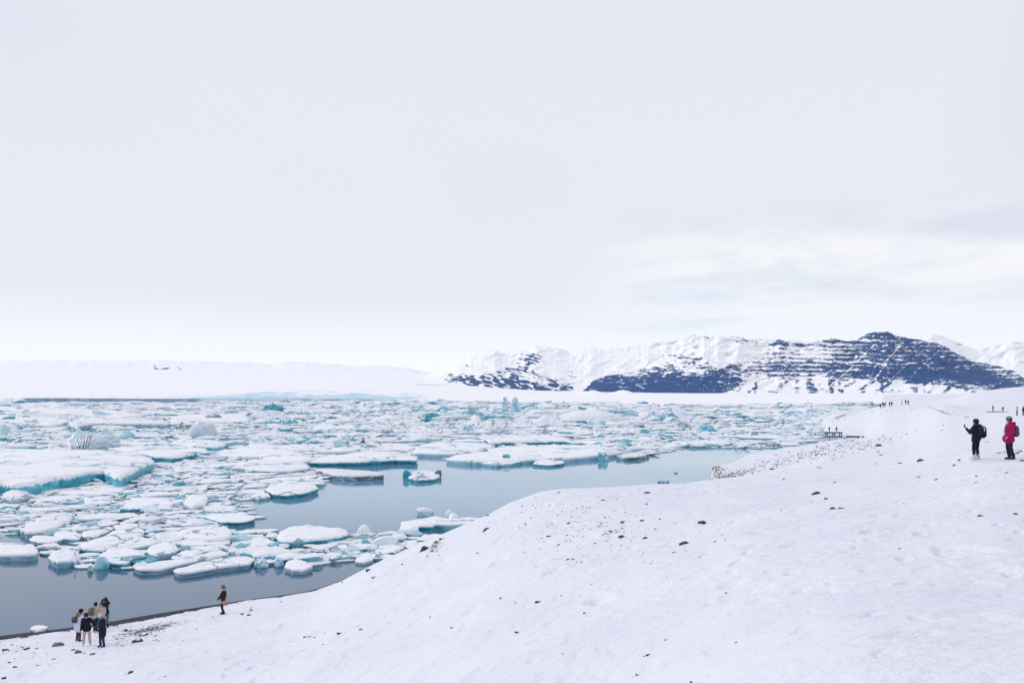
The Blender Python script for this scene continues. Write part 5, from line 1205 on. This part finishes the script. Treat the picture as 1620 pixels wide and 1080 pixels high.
for (x_, y_, w_) in SMALL:
    m_, side, k_ = relation(x_, y_, RL, ru)
    rock(x_, y_, w_ * 1.0, f'{"tiny" if w_ < 5 else "small" if w_ < 8 else "low"} dark rock, {RORD[min(k_, 24)] or "nearest "}one {side} {m_}')
# loose stones: individuals for the larger ones, the rest as gravel
PYmin = np.minimum.accumulate(PYs, axis=0)
visible = (PYs <= PYmin + 1e-6) & (Z > .03)
cellA = np.abs(np.gradient(PYs, axis=0)) * np.gradient(Pp, axis=1)
def scatter(n, wts):
    w_ = np.clip(wts, 0, None) * visible * cellA; w_ = w_ * (Pp > -20) * (Pp < 1640) * (PYs < 1085)
    c = np.cumsum(w_.ravel()); i = np.searchsorted(c, rng.random(n) * c[-1])
    r_, q_ = np.unravel_index(i, w_.shape)
    px = Pp[r_, q_] + rng.uniform(-1, 1, n); d = D[r_, q_] * np.exp(rng.uniform(-.003, .003, n)); x = (px - CX) * d / F
    return x, d, px
spit = (gpatch(Pp, PYs, 1225, 733, 75, 7, -14) + 1.0 * gpatch(Pp, PYs, 1300, 714, 50, 8, -18) + .9 * gpatch(Pp, PYs, 1375, 704, 45, 6, -18) + 1.1 * gpatch(Pp, PYs, 1175, 748, 40, 4, -8)) * (D > 70) * (D < 240)
rim = (gpatch(Pp, PYs, 1133, 746, 14, 9, 50) + .8 * gpatch(Pp, PYs, 1150, 754, 22, 3, -5)) * (D > 100)
near = .9 * gpatch(Pp, PYs, 930, 835, 85, 38, 8) + .8 * gpatch(Pp, PYs, 690, 865, 24, 12, -30) + .5 * gpatch(Pp, PYs, 780, 825, 30, 14, -38) + .12 * gpatch(Pp, PYs, 1050, 830, 160, 60) + .25 * gpatch(Pp, PYs, 1600, 716, 35, 7)
beach = .8 * gpatch(Pp, PYs, 215, 1003, 60, 13, -12) + .35 * gpatch(Pp, PYs, 330, 974, 90, 8, -14) + .6 * gpatch(Pp, PYs, 30, 1030, 50, 16, 0)
rise = gpatch(Pp, PYs, 1333, 660, 30, 4, -22) + .5 * gpatch(Pp, PYs, 1400, 650, 40, 3, 0)
near = near * (D < 70); beach = beach * (D < 70)
allx = []
for n_s, wt, lo, hi in ((560, spit, 1.3, 4.0), (190, rim, 1.6, 4.2), (230, near, 1.5, 4.2), (150, beach, 1.4, 4.2), (70, rise * (D > 200), 1.0, 2.2), (170, (Z < .34) * (Z > .03) * (D < 66) * (Pp < 520) * 1.0, .8, 2.2)):
    x, d, px = scatter(n_s, wt)
    sz = lo + (hi - lo) * rng.random(n_s) ** 2.2
    allx.append(np.stack([x, d, px, sz], 1))
allx = np.concatenate(allx)
o_ = np.argsort(-allx[:, 3])
NSOLO = 190
zz_ = zf(allx[:, 0], allx[:, 1])
for i in o_[:NSOLO]:
    x, d, px, w_ = allx[i]; s = w_ * d / F / 2; z_ = float(zz_[i])
    py = HY + F * (H - z_) / d
    mkl, side, k_ = relation(px, py, RL, ru)
    kk = int(rng.integers(12))
    o = bpy.data.objects.new('stone', rock_data(kk, M_ROCKS if i % 5 < 3 else M_ROCK, 2)); COL.objects.link(o)
    o.location = (x, d, z_ - s * .02); o.scale = (s, s, s * rng.uniform(.6, 1.1)); o.rotation_euler = (0, 0, rng.uniform(0, 6))
    if k_ < 25: lab = f'loose dark stone, {RORD[k_].strip() or "nearest"} {side} {mkl}'
    else: lab = f'small dark stone among many loose ones {side} {mkl}'
    tag(o, lab, 'stone', 'loose stones on the snow')
gv, gf = [], []
v0, f0 = ico(2)
for c_, i in enumerate(o_[NSOLO:]):
    x, d, px, w_ = allx[i]; s = w_ * d / F / 2
    r_ = np.random.default_rng(c_)
    vv = v0 * (1 + .25 * fbm3(v0[:, 0]*1.5 + c_, v0[:, 1]*1.5, v0[:, 2]*1.5, 2, 3))[:, None] * np.array([s, s * .8, s * r_.uniform(.4, .75)])
    gf.append(f0 + len(gv) * len(v0)); gv.append(vv + np.array([x, d, zz_[i] + s * .1]))
o = mk('gravel', np.concatenate(gv), np.concatenate(gf), M_ROCK)
tag(o, 'loose dark pebbles scattered over the snowy spit and slopes', 'gravel', None, 'stuff')

# ------------------------------------------------------------------ jetty
def box(x0, x1, y0, y1, z0, z1, bev=0.0):
    v = [(x, y, z) for z in (z0, z1) for y in (y0, y1) for x in (x0, x1)]
    return v, [(0, 2, 3, 1), (4, 5, 7, 6), (0, 1, 5, 4), (1, 3, 7, 5), (3, 2, 6, 7), (2, 0, 4, 6)]
def boxes(name, lst, m, parent, loc=None):
    V_, F_ = [], []
    for b_ in lst:
        v, f = box(*b_); F_ += [tuple(i + len(V_) for i in q_) for q_ in f]; V_ += v
    return mk(name, V_, F_, m, parent, smooth=False, loc=loc)
M_WOOD = plain((0.075, 0.05, 0.055), .8, 6)
M_WOOD2 = plain((0.04, 0.035, 0.045), .8, 6)
jp = wpt(1318.5, 687.5, 0)
jt = empty('jetty', (jp[0], jp[1], 0), .05)
tag(jt, 'dark wooden jetty standing over the inlet, with two people on it', 'jetty')
pl = [(-2.5 + .31 * i, -2.5 + .31 * i + .285, -.8, .8, .72, .80) for i in range(16)]
boxes('deck', pl, M_WOOD, jt)
boxes('beam', [(-2.5, 2.46, -.72, -.54, .50, .717)], M_WOOD2, jt); boxes('beam', [(-2.5, 2.46, .54, .72, .50, .717)], M_WOOD2, jt)
for x_ in (-2.1, 0.1, 2.2):
    for y_ in (-.55, .65): boxes('post', [(x_ - .1, x_ + .1, y_ - .1, y_ + .1, -1, .497)], M_WOOD2, jt)
fp = boxes('float_pontoon', [(-1.2, 2.9, -.5, .5, .02, .22)], M_WOOD2, None, loc=(jp[0] + 1.2, jp[1] - 9.5, 0)); fp.rotation_euler = (0, 0, -.10)
tag(fp, 'low dark floating plank walkway in front of the jetty', 'pontoon')
# ------------------------------------------------------------------ people
def capsule(a, b_, ra, rb, n=10, fx=1.0, axis=None):
    a, b_ = np.array(a, float), np.array(b_, float); d = b_ - a; L_ = np.linalg.norm(d)
    if L_ < 1e-6: d = np.array([0, 0, 1.]); L_ = 1e-6
    w_ = d / L_; t_ = np.array([1., 0, 0]) if abs(w_[0]) < .9 else np.array([0, 1., 0])
    u = np.cross(w_, t_); u /= np.linalg.norm(u); v = np.cross(w_, u)
    th = np.arange(n) / n * 2 * math.pi; V = []
    prof = [(-math.cos(q_) * ra, math.sin(q_) * ra) for q_ in np.linspace(.15, math.pi/2, 4)] + [(L_ - math.cos(q_) * rb, math.sin(q_) * rb) for q_ in np.linspace(math.pi/2, math.pi - .15, 4)]
    for h_, r_ in prof:
        V.append(a + w_ * h_ + r_ * (np.cos(th)[:, None] * u + np.sin(th)[:, None] * v))
    V = np.concatenate(V + [[a - w_ * ra], [b_ + w_ * rb]]); m = len(prof); F_ = []
    for k in range(m - 1):
        for i in range(n): F_.append((k*n+i, k*n+(i+1) % n, (k+1)*n+(i+1) % n, (k+1)*n+i))
    for i in range(n):
        F_.append((m*n, (i+1) % n, i)); F_.append((m*n+1, (m-1)*n+i, (m-1)*n+(i+1) % n))
    return V, F_
def ell(c, r, rot=None):
    v, f = ico(3); v = v * np.array(r)
    if rot is not None: v = v @ np.array(rot.to_3x3()).T
    return v + np.array(c), [tuple(int(i) for i in q_) for q_ in f]
def part(name, pieces, m, parent, voxel, smooth_it=2, clip=None):
    V, F_ = [], []; n0 = 0
    for v, f in pieces:
        V.append(v); F_ += [tuple(i + n0 for i in q_) for q_ in f]; n0 += len(v)
    o = mk(name, np.concatenate(V), F_, m, parent)
    md = o.modifiers.new('r', 'REMESH'); md.mode = 'VOXEL'; md.voxel_size = voxel; md.use_smooth_shade = True
    if smooth_it:
        s_ = o.modifiers.new('s', 'SMOOTH'); s_.iterations = smooth_it; s_.factor = .5
    dg = bpy.context.evaluated_depsgraph_get()
    me = bpy.data.meshes.new_from_object(o.evaluated_get(dg))
    o.modifiers.clear(); old = o.data; o.data = me; bpy.data.meshes.remove(old)
    if not me.materials: me.materials.append(m)
    me.polygons.foreach_set('use_smooth', np.ones(len(me.polygons), bool))
    return o
def ik(a, c, l1, l2, pole):
    a, c, pole = (np.array(q_, float) for q_ in (a, c, pole)); d = c - a; L_ = np.linalg.norm(d)
    if L_ > (l1 + l2) * .995: c = a + d / L_ * (l1 + l2) * .995; d = c - a; L_ = np.linalg.norm(d)
    x = (l1*l1 - l2*l2 + L_*L_) / (2 * L_); h_ = math.sqrt(max(l1*l1 - x*x, 0)); w_ = d / L_
    p = pole - w_ * (pole @ w_); p /= max(np.linalg.norm(p), 1e-6)
    return a + w_ * x + p * h_, c
SKIN = plain((0.50, 0.29, 0.21), .6, 20, .1)
def person(px, py, h, heading, label, jacket, legs_c, boots=(.03, .03, .035), hair=(.015, .012, .012), long_hair=False, hat=None, hat2=None,
           jlen=.80, flare=0.0, lean=0.0, feet=((-.11, 0), (.11, 0)), hands=((-.28, .05, .78), (.28, .05, .78)), look=(0, 0), bend=0.0,
           voxel=.02, hood=None, scarf=None, gloves=None, thick=1.0, group=None, at=None, skirt=None, sway=0.0):
    p = ground_hit(px, py) if at is None else np.array(at)
    if at is None: p = np.array([(px - CX) * p[1] / F, p[1], p[2]])
    root = empty('person', p, math.radians(heading)); tag(root, label, 'person', group)
    S = h / 1.70; det = voxel < .03
    hipz = (.90 - bend) * S
    hip = np.array([0, -.30 * lean * .5, hipz]); up = np.array([sway, math.sin(lean), math.cos(lean)]); up /= np.linalg.norm(up)
    fw = np.array([0, math.cos(lean), -math.sin(lean)])
    waist = hip + up * .16 * S; chest = hip + up * .36 * S; neck = hip + up * .53 * S
    yaw, pit = math.radians(look[0]), math.radians(look[1])
    hd = neck + up * .15 * S + fw * .03 * S + np.array([0, math.sin(pit) * .06, -abs(math.sin(pit)) * .03])
    fdir = np.array([-math.sin(yaw) * math.cos(pit), math.cos(yaw) * math.cos(pit), -math.sin(pit)])
    R_ = Matrix.Rotation(yaw, 3, 'Z') @ Matrix.Rotation(-pit, 3, 'X')
    body = [capsule(hip, waist, .125*S, .115*S), capsule(waist, chest, .115*S, .145*S), capsule(chest, neck - up*.06*S, .13*S, .09*S), capsule(neck - up*.05*S, hd - up*.02*S, .058*S, .052*S),
            ell(hd + np.array([0, 0, .01]), (.076*S, .093*S, .115*S), R_)]
    e = lambda x_, y_, z_: hd + np.array(R_ @ Vector((x_*S, y_*S, z_*S)))
    body += [capsule(e(0, .088, .0), e(0, .104, -.025), .008*S, .013*S, 8), ell(e(.078, -.005, -.01), (.012*S, .018*S, .03*S)), ell(e(-.078, -.005, -.01), (.012*S, .018*S, .03*S)), capsule(e(-.02, .078, -.055), e(.02, .078, -.055), .012*S, .012*S, 8), ell(e(0, .06, -.085), (.04*S, .035*S, .03*S))]
    jk = [capsule(hip + up*(.0), waist, .150*S*thick, .145*S*thick, 14), capsule(waist, chest, .145*S*thick, .165*S*thick, 14), capsule(chest, neck - up*.07*S, .155*S*thick, .10*S*thick, 14), capsule(neck - up*.06*S, neck - up*.0, .085*S, .075*S)]
    bottom = hipz - (jlen - .62) * S
    low = hip + np.array([0, 0, 0]); lowp = np.array([hip[0], hip[1] + .02, max(bottom, .12)])
    jk += [capsule(low + np.array([.05*S, 0, 0]), lowp + np.array([.06*S, 0, .12*S]), .145*S*thick, (.14 + flare) * S, 14), capsule(low - np.array([.05*S, 0, 0]), lowp + np.array([-.06*S, 0, .12*S]), .145*S*thick, (.14 + flare) * S, 14)]
    tr, bt = [capsule(hip + np.array([-.06*S, 0, 0]), hip + np.array([.06*S, 0, 0]), .13*S, .13*S, 12)], []
    for s_, (fx_, fy_) in zip((-1, 1), feet):
        hj = hip + np.array([s_ * .088 * S, 0, -.02*S]); ank = np.array([fx_, fy_, .085*S])
        kn, ank = ik(hj, ank, .405*S, .395*S, (s_*.1, 1, 0))
        body += [capsule(hj, kn, .080*S, .052*S), capsule(kn, ank, .050*S, .036*S), capsule(ank + np.array([0, -.03, -.04])*S, ank + np.array([0, .14, -.055])*S, .035*S, .026*S)]
        tr += [capsule(hj, kn, .098*S, .070*S, 12), capsule(kn, ank + np.array([0, 0, .03*S]), .070*S, .056*S, 12)]
        bt.append([capsule(ank + np.array([0, -.04*S, -.035*S]), ank + np.array([0, .15*S, -.045*S]), .048*S, .040*S), capsule(ank + np.array([0, -.01, 0]), ank + np.array([0, -.01, .11*S]), .058*S, .062*S)])
    for s_, tgt in zip((-1, 1), hands):
        sj = neck - up*.075*S + np.array([s_ * .165 * S, 0, 0]); tgt = np.array(tgt) * S
        el_, wr = ik(sj, tgt, .28*S, .25*S, (s_*.35, -.6, -.9))
        body += [capsule(sj, el_, .048*S, .040*S), capsule(el_, wr, .038*S, .027*S)]
        jk += [capsule(neck - up*.07*S, sj, .085*S*thick, .082*S*thick, 12), capsule(sj, el_, .080*S*thick, .064*S*thick, 12), capsule(el_, wr - (wr - el_)*.06, .064*S*thick, .052*S, 12)]
        dr = (wr - el_) / np.linalg.norm(wr - el_)
        sd_ = np.cross(dr, np.array([0, 0, 1.])); sd_ = sd_ / max(np.linalg.norm(sd_), 1e-3); nm = np.cross(dr, sd_)
        body += [capsule(wr, wr + dr*.075*S, .026*S, .030*S, 8), capsule(wr + dr*.05*S - sd_*.02*S, wr + dr*.065*S + sd_*.02*S, .022*S, .022*S, 8)]
        if det:
            for q_, (o_, l_) in enumerate(((-.032, .070), (-.011, .082), (.011, .078), (.031, .062))):
                a_ = wr + dr*.085*S + sd_*o_*S; m1 = a_ + (dr*.85 + nm*.45)*l_*.55*S; m2 = m1 + (dr*.45 + nm*.85)*l_*.5*S
                body += [capsule(a_, m1, .0105*S, .010*S, 6), capsule(m1, m2, .010*S, .0085*S, 6)]
            a_ = wr + dr*.03*S - sd_*.024*S; m1 = a_ + (dr*.6 - sd_*.7 + nm*.2)*.042*S; body += [capsule(a_, m1, .013*S, .011*S, 6), capsule(m1, m1 + (dr*.8 + nm*.3)*.034*S, .011*S, .009*S, 6)]
    part('body', body, SKIN, root, .011 if det else voxel * .9, 1)
    part('jacket', jk, plain(jacket, .8, 12), root, voxel, 2)
    part('trousers', tr, plain(legs_c, .85, 12), root, voxel, 1)
    for b_ in bt: part('boot', b_, plain(boots, .6, 12), root, min(voxel, .03), 1)
    if skirt: part('skirt', [capsule(hip + np.array([0, 0, .02]), hip + np.array([0, .01, -.14*S]), .165*S, .19*S, 14)], plain(skirt, .9, 10), root, voxel, 1)
    hr = [ell(e(0, -.020, .026), (.097*S, .112*S, .118*S), R_)]
    if long_hair: hr += [capsule(e(0, -.06, -.02), e(0, -.075, -.22), .078*S, .05*S), capsule(e(.06, -.02, 0), e(.075, .01, -.18), .035*S, .028*S), capsule(e(-.06, -.02, 0), e(-.075, .01, -.18), .035*S, .028*S)]
    # hair leaves the face free
    hr = [(np.array([q_ if np.dot(q_ - e(0, .045, -.03), fdir) < .0 or q_[2] > e(0, 0, .06)[2] else q_ - fdir * np.dot(q_ - e(0, .045, -.03), fdir) for q_ in v]), f) for v, f in hr]
    part('hair', hr, plain(hair, .7, 40), root, min(voxel, .012), 0)
    if hat:
        ht_ = [ell(e(0, -.014, .062), (.108*S, .122*S, .100*S), R_)]
        hh_ = part('hat', ht_, plain(hat, .95, 60), root, min(voxel, .014), 0)
        if hat2:
            th = np.linspace(0, 2*math.pi, 18)[:-1]
            for kz, rr_ in ((.085, .96), (.125, .78), (.152, .46)):
                ring = [e((.112*rr_)*math.cos(q_), -.014 + .126*rr_*math.sin(q_), kz) for q_ in th]
                part('hat_stripe', [capsule(ring[i], ring[(i+1) % len(ring)], .009*S, .009*S, 6) for i in range(len(ring))], plain(hat2, .95, 60), hh_, .009, 0)
    if det:
        for s_ in (-1, 1): mk('eye', *ell(e(.031*s_, .082, .012), (.010*S, .007*S, .007*S)), plain((.02, .015, .015), .2), root)
    if hood is not None:
        th = np.linspace(math.pi*.05, math.pi*1.95, 15); pts = [neck + up*.0 + np.array([.13*S*math.sin(q_), -.02 + .11*S*math.cos(q_ + 0) - .03, .03*S]) for q_ in th]
        part('hood', [capsule(pts[i], pts[i+1], .055*S, .055*S, 8) for i in range(len(pts) - 1)] + [ell(neck + np.array([0, -.13*S, -.04*S]), (.12*S, .07*S, .10*S))], plain(hood, 1.0, 60), root, voxel, 1)
    if scarf is not None:
        th = np.linspace(0, 2*math.pi, 13); pts = [neck + up*.02 + np.array([.085*S*math.sin(q_), .085*S*math.cos(q_) + .01, 0]) for q_ in th]
        part('scarf', [capsule(pts[i], pts[i+1], .035*S, .035*S, 8) for i in range(12)] + [capsule(neck + np.array([.03, .11, -.02])*S, neck + np.array([.06, .17, -.34])*S, .045*S, .05*S, 8)], plain(scarf, .95, 30), root, min(voxel, .02), 1)
    root['_'] = 0; del root['_']
    return root, dict(hip=hip, neck=neck, chest=chest, up=up, S=S, fw=fw, head=hd)
def backpack(pr, label, col, w_=.30, h_=.42, dz=0.0, back=.25, mark=None, side=0.0, dp=.10):
    root, k = pr; S = k['S']; c = k['chest'] - k['fw'] * back * S + np.array([side, 0, dz])
    bp = empty('backpack', root.matrix_basis @ Vector(c), root.rotation_euler[2]); tag(bp, label, 'backpack')
    v, f = ico(4); q_ = v / (np.abs(v)**4).sum(1)[:, None]**.25 * np.array([w_/2, dp, h_/2]) * S
    q_[:, 1] -= .02 * np.cos(q_[:, 2] * 8)
    mk('pack', q_, f, plain(col, .8, 14), bp)
    v2 = v / (np.abs(v)**4).sum(1)[:, None]**.25 * np.array([w_*.36, .04, h_*.22]) * S + np.array([0, -dp, -h_*.18]) * S
    mk('front_pocket', v2, f, plain(tuple(x*.75 for x in col), .8, 14), bp)
    for s_ in (-1, 1):
        pts = [np.array([s_*.09, dp*.6, h_*.38]), np.array([s_*.10, dp + .10, h_*.46]), np.array([s_*.11, dp + .27, h_*.34]), np.array([s_*.11, dp + .30, h_*.05]), np.array([s_*.12, dp + .10, -h_*.35])]
        V, F_ = [], []
        for i in range(4):
            v_, f_ = capsule(pts[i]*S, pts[i+1]*S, .018*S, .018*S, 6); F_ += [tuple(j + sum(len(x) for x in V) for j in z_) for z_ in f_]; V.append(v_)
        mk('strap', np.concatenate(V), F_, plain(tuple(x*.6 for x in col), .8, 14), bp)
    if mark:
        v_, f_ = capsule(np.array([-.01, -dp - .005, h_*.36])*S, np.array([.0, -dp - .005, h_*.10])*S, .022*S, .026*S, 6)
        mk('patch', v_, f_, plain(mark, .6), bp)
    return bp
def held(pr, local, size, label, col, name='phone', rot=(0, 0, 0)):
    root, k = pr
    o = bpy.data.objects.new(name, None)
    v, f = ico(3); q_ = v / (np.abs(v)**8).sum(1)[:, None]**.125 * np.array(size) / 2
    o = mk(name, q_, f, plain(col, .3, 5, .05)); o.location = root.matrix_basis @ Vector(local); o.rotation_euler = (rot[0], rot[1], root.rotation_euler[2] + rot[2])
    tag(o, label, name.replace('_', ' ')); return o
bpy.context.view_layer.update()
NAVY = (.012, .014, .035)
def fixm(pr):
    r = pr[0]; bpy.context.view_layer.update(); return pr
# the pair on the right
A1 = fixm(person(1544.5, 727, 1.70, 24, 'person in a dark jacket photographing with a raised phone on the right', (.010, .012, .032), (.012, .012, .04), boots=(.55, .5, .6), hat=(.045, .015, .04), hands=((-.36, .20, 1.33), (.16, .26, 1.06)), feet=((-.12, 0), (.12, .0)), look=(35, 0), jlen=.80, thick=1.14, scarf=None, hood=(.012, .014, .03)))
backpack(A1, 'black backpack with a white patch on the photographing person', (.014, .016, .03), w_=.36, h_=.52, dz=-.08, side=.07, mark=(.75, .75, .8), dp=.095, back=.21)
held(A1, (-.37, .26, 1.42), (.075, .012, .15), 'black phone raised by the person in the dark jacket', (.01, .01, .012))
A2 = fixm(person(1597, 726.5, 1.74, 82, 'person in a bright crimson jacket and striped beanie at the right', (.30, .006, .075), (.012, .014, .04), boots=(.03, .025, .05), hair=(.09, .04, .03), hat=(.03, .018, .03), hat2=(.75, .75, .68), scarf=(.33, .30, .50), hands=((-.19, .14, .92), (.19, .10, .92)), feet=((-.06, -.12), (.07, -.02)), look=(6, 12), jlen=.80, flare=.07, thick=1.12, lean=-.05, hood=(.30, .008, .06)))
backpack(A2, 'grey violet backpack on the person in the crimson jacket', (.08, .075, .15), w_=.28, h_=.46, dz=-.12, dp=.08, back=.22)
# lone woman at the waterline
B1 = fixm(person(354, 971, 1.66, 88, 'person standing alone at the waterline in a dark brown jacket over a tan skirt', (.035, .012, .018), (.012, .014, .08), boots=(.02, .015, .05), hair=(.20, .12, .06), long_hair=True, hat=(.16, .10, .05), scarf=(.55, .52, .52), hands=((-.16, .34, .84), (.18, .28, .88)), feet=((-.07, -.02), (.08, .10)), jlen=.66, skirt=(.42, .26, .17), look=(5, 8), bend=.02))
held(B1, (-.16, .42, .78), (.07, .012, .14), 'pale phone in the hand of the lone person at the waterline', (.6, .6, .62))
# the group on the beach
G = 'people gathered on the beach'
P4_ = fixm(person(167, 993, 1.80, 40, 'tall person in a dark navy jacket holding a camera to the face', (.012, .013, .04), (.12, .14, .20), hair=(.03, .015, .012), hands=((-.08, .26, 1.55), (.10, .24, 1.55)), look=(15, 0), scarf=(.02, .09, .05), group=G, jlen=.80))
held(P4_, (.0, .30, 1.60), (.13, .08, .09), 'small black camera held by the tall person in navy', (.01, .01, .012), name='camera')
P5_ = fixm(person(160.5, 998, 1.62, 200, 'dark haired person with pale sleeves and red trousers between two others', (.50, .40, .34), (.50, .01, .02), hair=(.01, .01, .01), long_hair=False, hands=((-.12, .22, 1.28), (.12, .22, 1.22)), look=(0, 20), group=G, jlen=.66))
P3_ = fixm(person(151, 999, 1.68, -35, 'person with black hair, cream jacket and teal black trousers, back to the viewer', (.42, .38, .30), (.008, .028, .04), hair=(.01, .01, .012), long_hair=False, hands=((-.15, .28, 1.10), (.20, .30, 1.22)), look=(-10, 5), group=G, jlen=.68))
backpack(P3_, 'olive and brown backpack on the person in cream', (.14, .12, .07), w_=.32, h_=.46, dz=-.05)
P1_ = fixm(person(124, 1014, 1.66, -28, 'person in a long white coat with a fur trimmed hood', (.60, .60, .76), (.04, .03, .07), boots=(.06, .06, .09), hair=(.01, .01, .01), long_hair=False, hat=(.012, .012, .015), hood=(.24, .15, .09), hands=((-.12, .30, .95), (.22, .30, .98)), lean=.22, jlen=.98, flare=.03, look=(-20, 10), group=G))
backpack(P1_, 'small dark violet bag on the back of the person in the white coat', (.07, .06, .12), w_=.28, h_=.32, dz=-.10)
P2_ = fixm(person(137.5, 1021, 1.68, 195, 'person in a black jacket and pale beige trousers leaning and looking down', (.010, .010, .022), (.50, .38, .34), boots=(.75, .75, .78), hair=(.015, .01, .01), hat=(.03, .012, .03), hands=((-.46, .22, 1.02), (.26, .10, .80)), lean=.18, look=(10, 30), feet=((-.15, 0), (.16, 0)), group=G, jlen=.80, thick=1.08))
P6_ = fixm(person(162, 1023, 1.64, 155, 'person in a long black coat, violet leggings and pale blue knitted hat', (.016, .016, .028), (.055, .02, .11), boots=(.04, .03, .08), hair=(.03, .02, .02), hat=(.25, .50, .62), hat2=(.75, .78, .82), hands=((-.10, .32, .92), (.06, .34, .90)), look=(10, 30), feet=((-.10, 0), (.14, 0)), group=G, jlen=1.02, thick=1.06, lean=.08, skirt=None, scarf=(.03, .12, .14)))
# far figures
far = [(1571, 651, 1.66, 30, 'person in a dark plum jacket standing by the dark ground patch', (.10, .05, .09), (.02, .02, .05)),
       (1586.5, 651, 1.62, -60, 'person in a navy coat and pale jeans bending by the dark ground patch', (.02, .02, .06), (.16, .20, .32)),
       (1609, 657, 1.62, 10, 'person in a white top and dark red trousers left of one at the right edge', (.60, .50, .58), (.16, .02, .06)),
       (1619, 657, 1.70, 20, 'person in dark clothes cut off by the right edge', (.03, .04, .09), (.03, .03, .07)),
       (1393, 640, 1.75, 0, 'leftmost of the far cluster of people, in violet', (.03, .012, .07), (.03, .012, .07)),
       (1396, 642.3, 1.70, 20, 'person in dark top and yellow trousers in the far cluster', (.03, .02, .02), (.42, .34, .08)),
       (1398.2, 640, 1.75, 160, 'tall dark person in the middle of the far cluster', (.02, .01, .02), (.02, .01, .02)),
       (1401.2, 642.3, 1.65, 30, 'person in dark violet at the right end of the far cluster', (.04, .01, .05), (.05, .03, .08)),
       (1407.4, 639, 1.70, 0, 'left one of two people just right of the far cluster', (.03, .02, .12), (.03, .02, .12)),
       (1410.8, 639, 1.70, 0, 'right one of two people just right of the far cluster', (.02, .02, .05), (.02, .02, .05)),
       (1427, 640.3, 1.45, 90, 'short person in reddish brown on the distant snow', (.26, .10, .07), (.20, .08, .07)),
       (1432.8, 639.6, 1.75, 0, 'left one of the rightmost far pair', (.03, .03, .08), (.03, .03, .08)),
       (1436.8, 639.6, 1.75, 0, 'right one of the rightmost far pair', (.04, .05, .08), (.04, .05, .08))]
for px_, py_, h_, hd_, lb_, j_, l_ in far:
    g_ = ground_hit(px_, py_)
    if g_[1] > 330: d_ = 272.0 if px_ < 1500 else g_[1]; x_ = (px_ - CX) * d_ / F; at_ = (x_, d_, float(zf(x_, d_)))
    else: at_ = None
    kw = dict(lean=.9, bend=.12) if 'bending' in lb_ else {}
    person(px_, py_, h_, hd_, lb_, j_, l_, voxel=.05, at=at_, thick=1.1, group=None if px_ > 1500 else 'distant walkers on the snow', **kw)
for dx_, sd_, w_ in ((-1.25, 20, 'left'), (.95, -10, 'right')):
    person(0, 0, 1.68, sd_, f'{w_} one of two dark figures standing on the jetty', (.03, .02, .04), (.03, .02, .05), voxel=.05, at=(jp[0] + dx_, jp[1] + dx_ * .05, .81), group='people on the jetty')
# dark bare ground patch by the far pair
pt = ground_hit(1578, 651.5)
M_DARK = plain((.045, .06, .055), .9, 2)
v, f = ico(4); q_ = v * np.array([2.9, .8, .14]) * (1 + .25 * fbm2(v[:, 0] * 3, v[:, 1] * 3, 3, 4))[:, None]
o = mk('bare_ground', q_, f, M_DARK, loc=(pt[0], pt[1], pt[2] + .02)); tag(o, 'patch of dark bare ground between two distant people', None, None, 'structure')
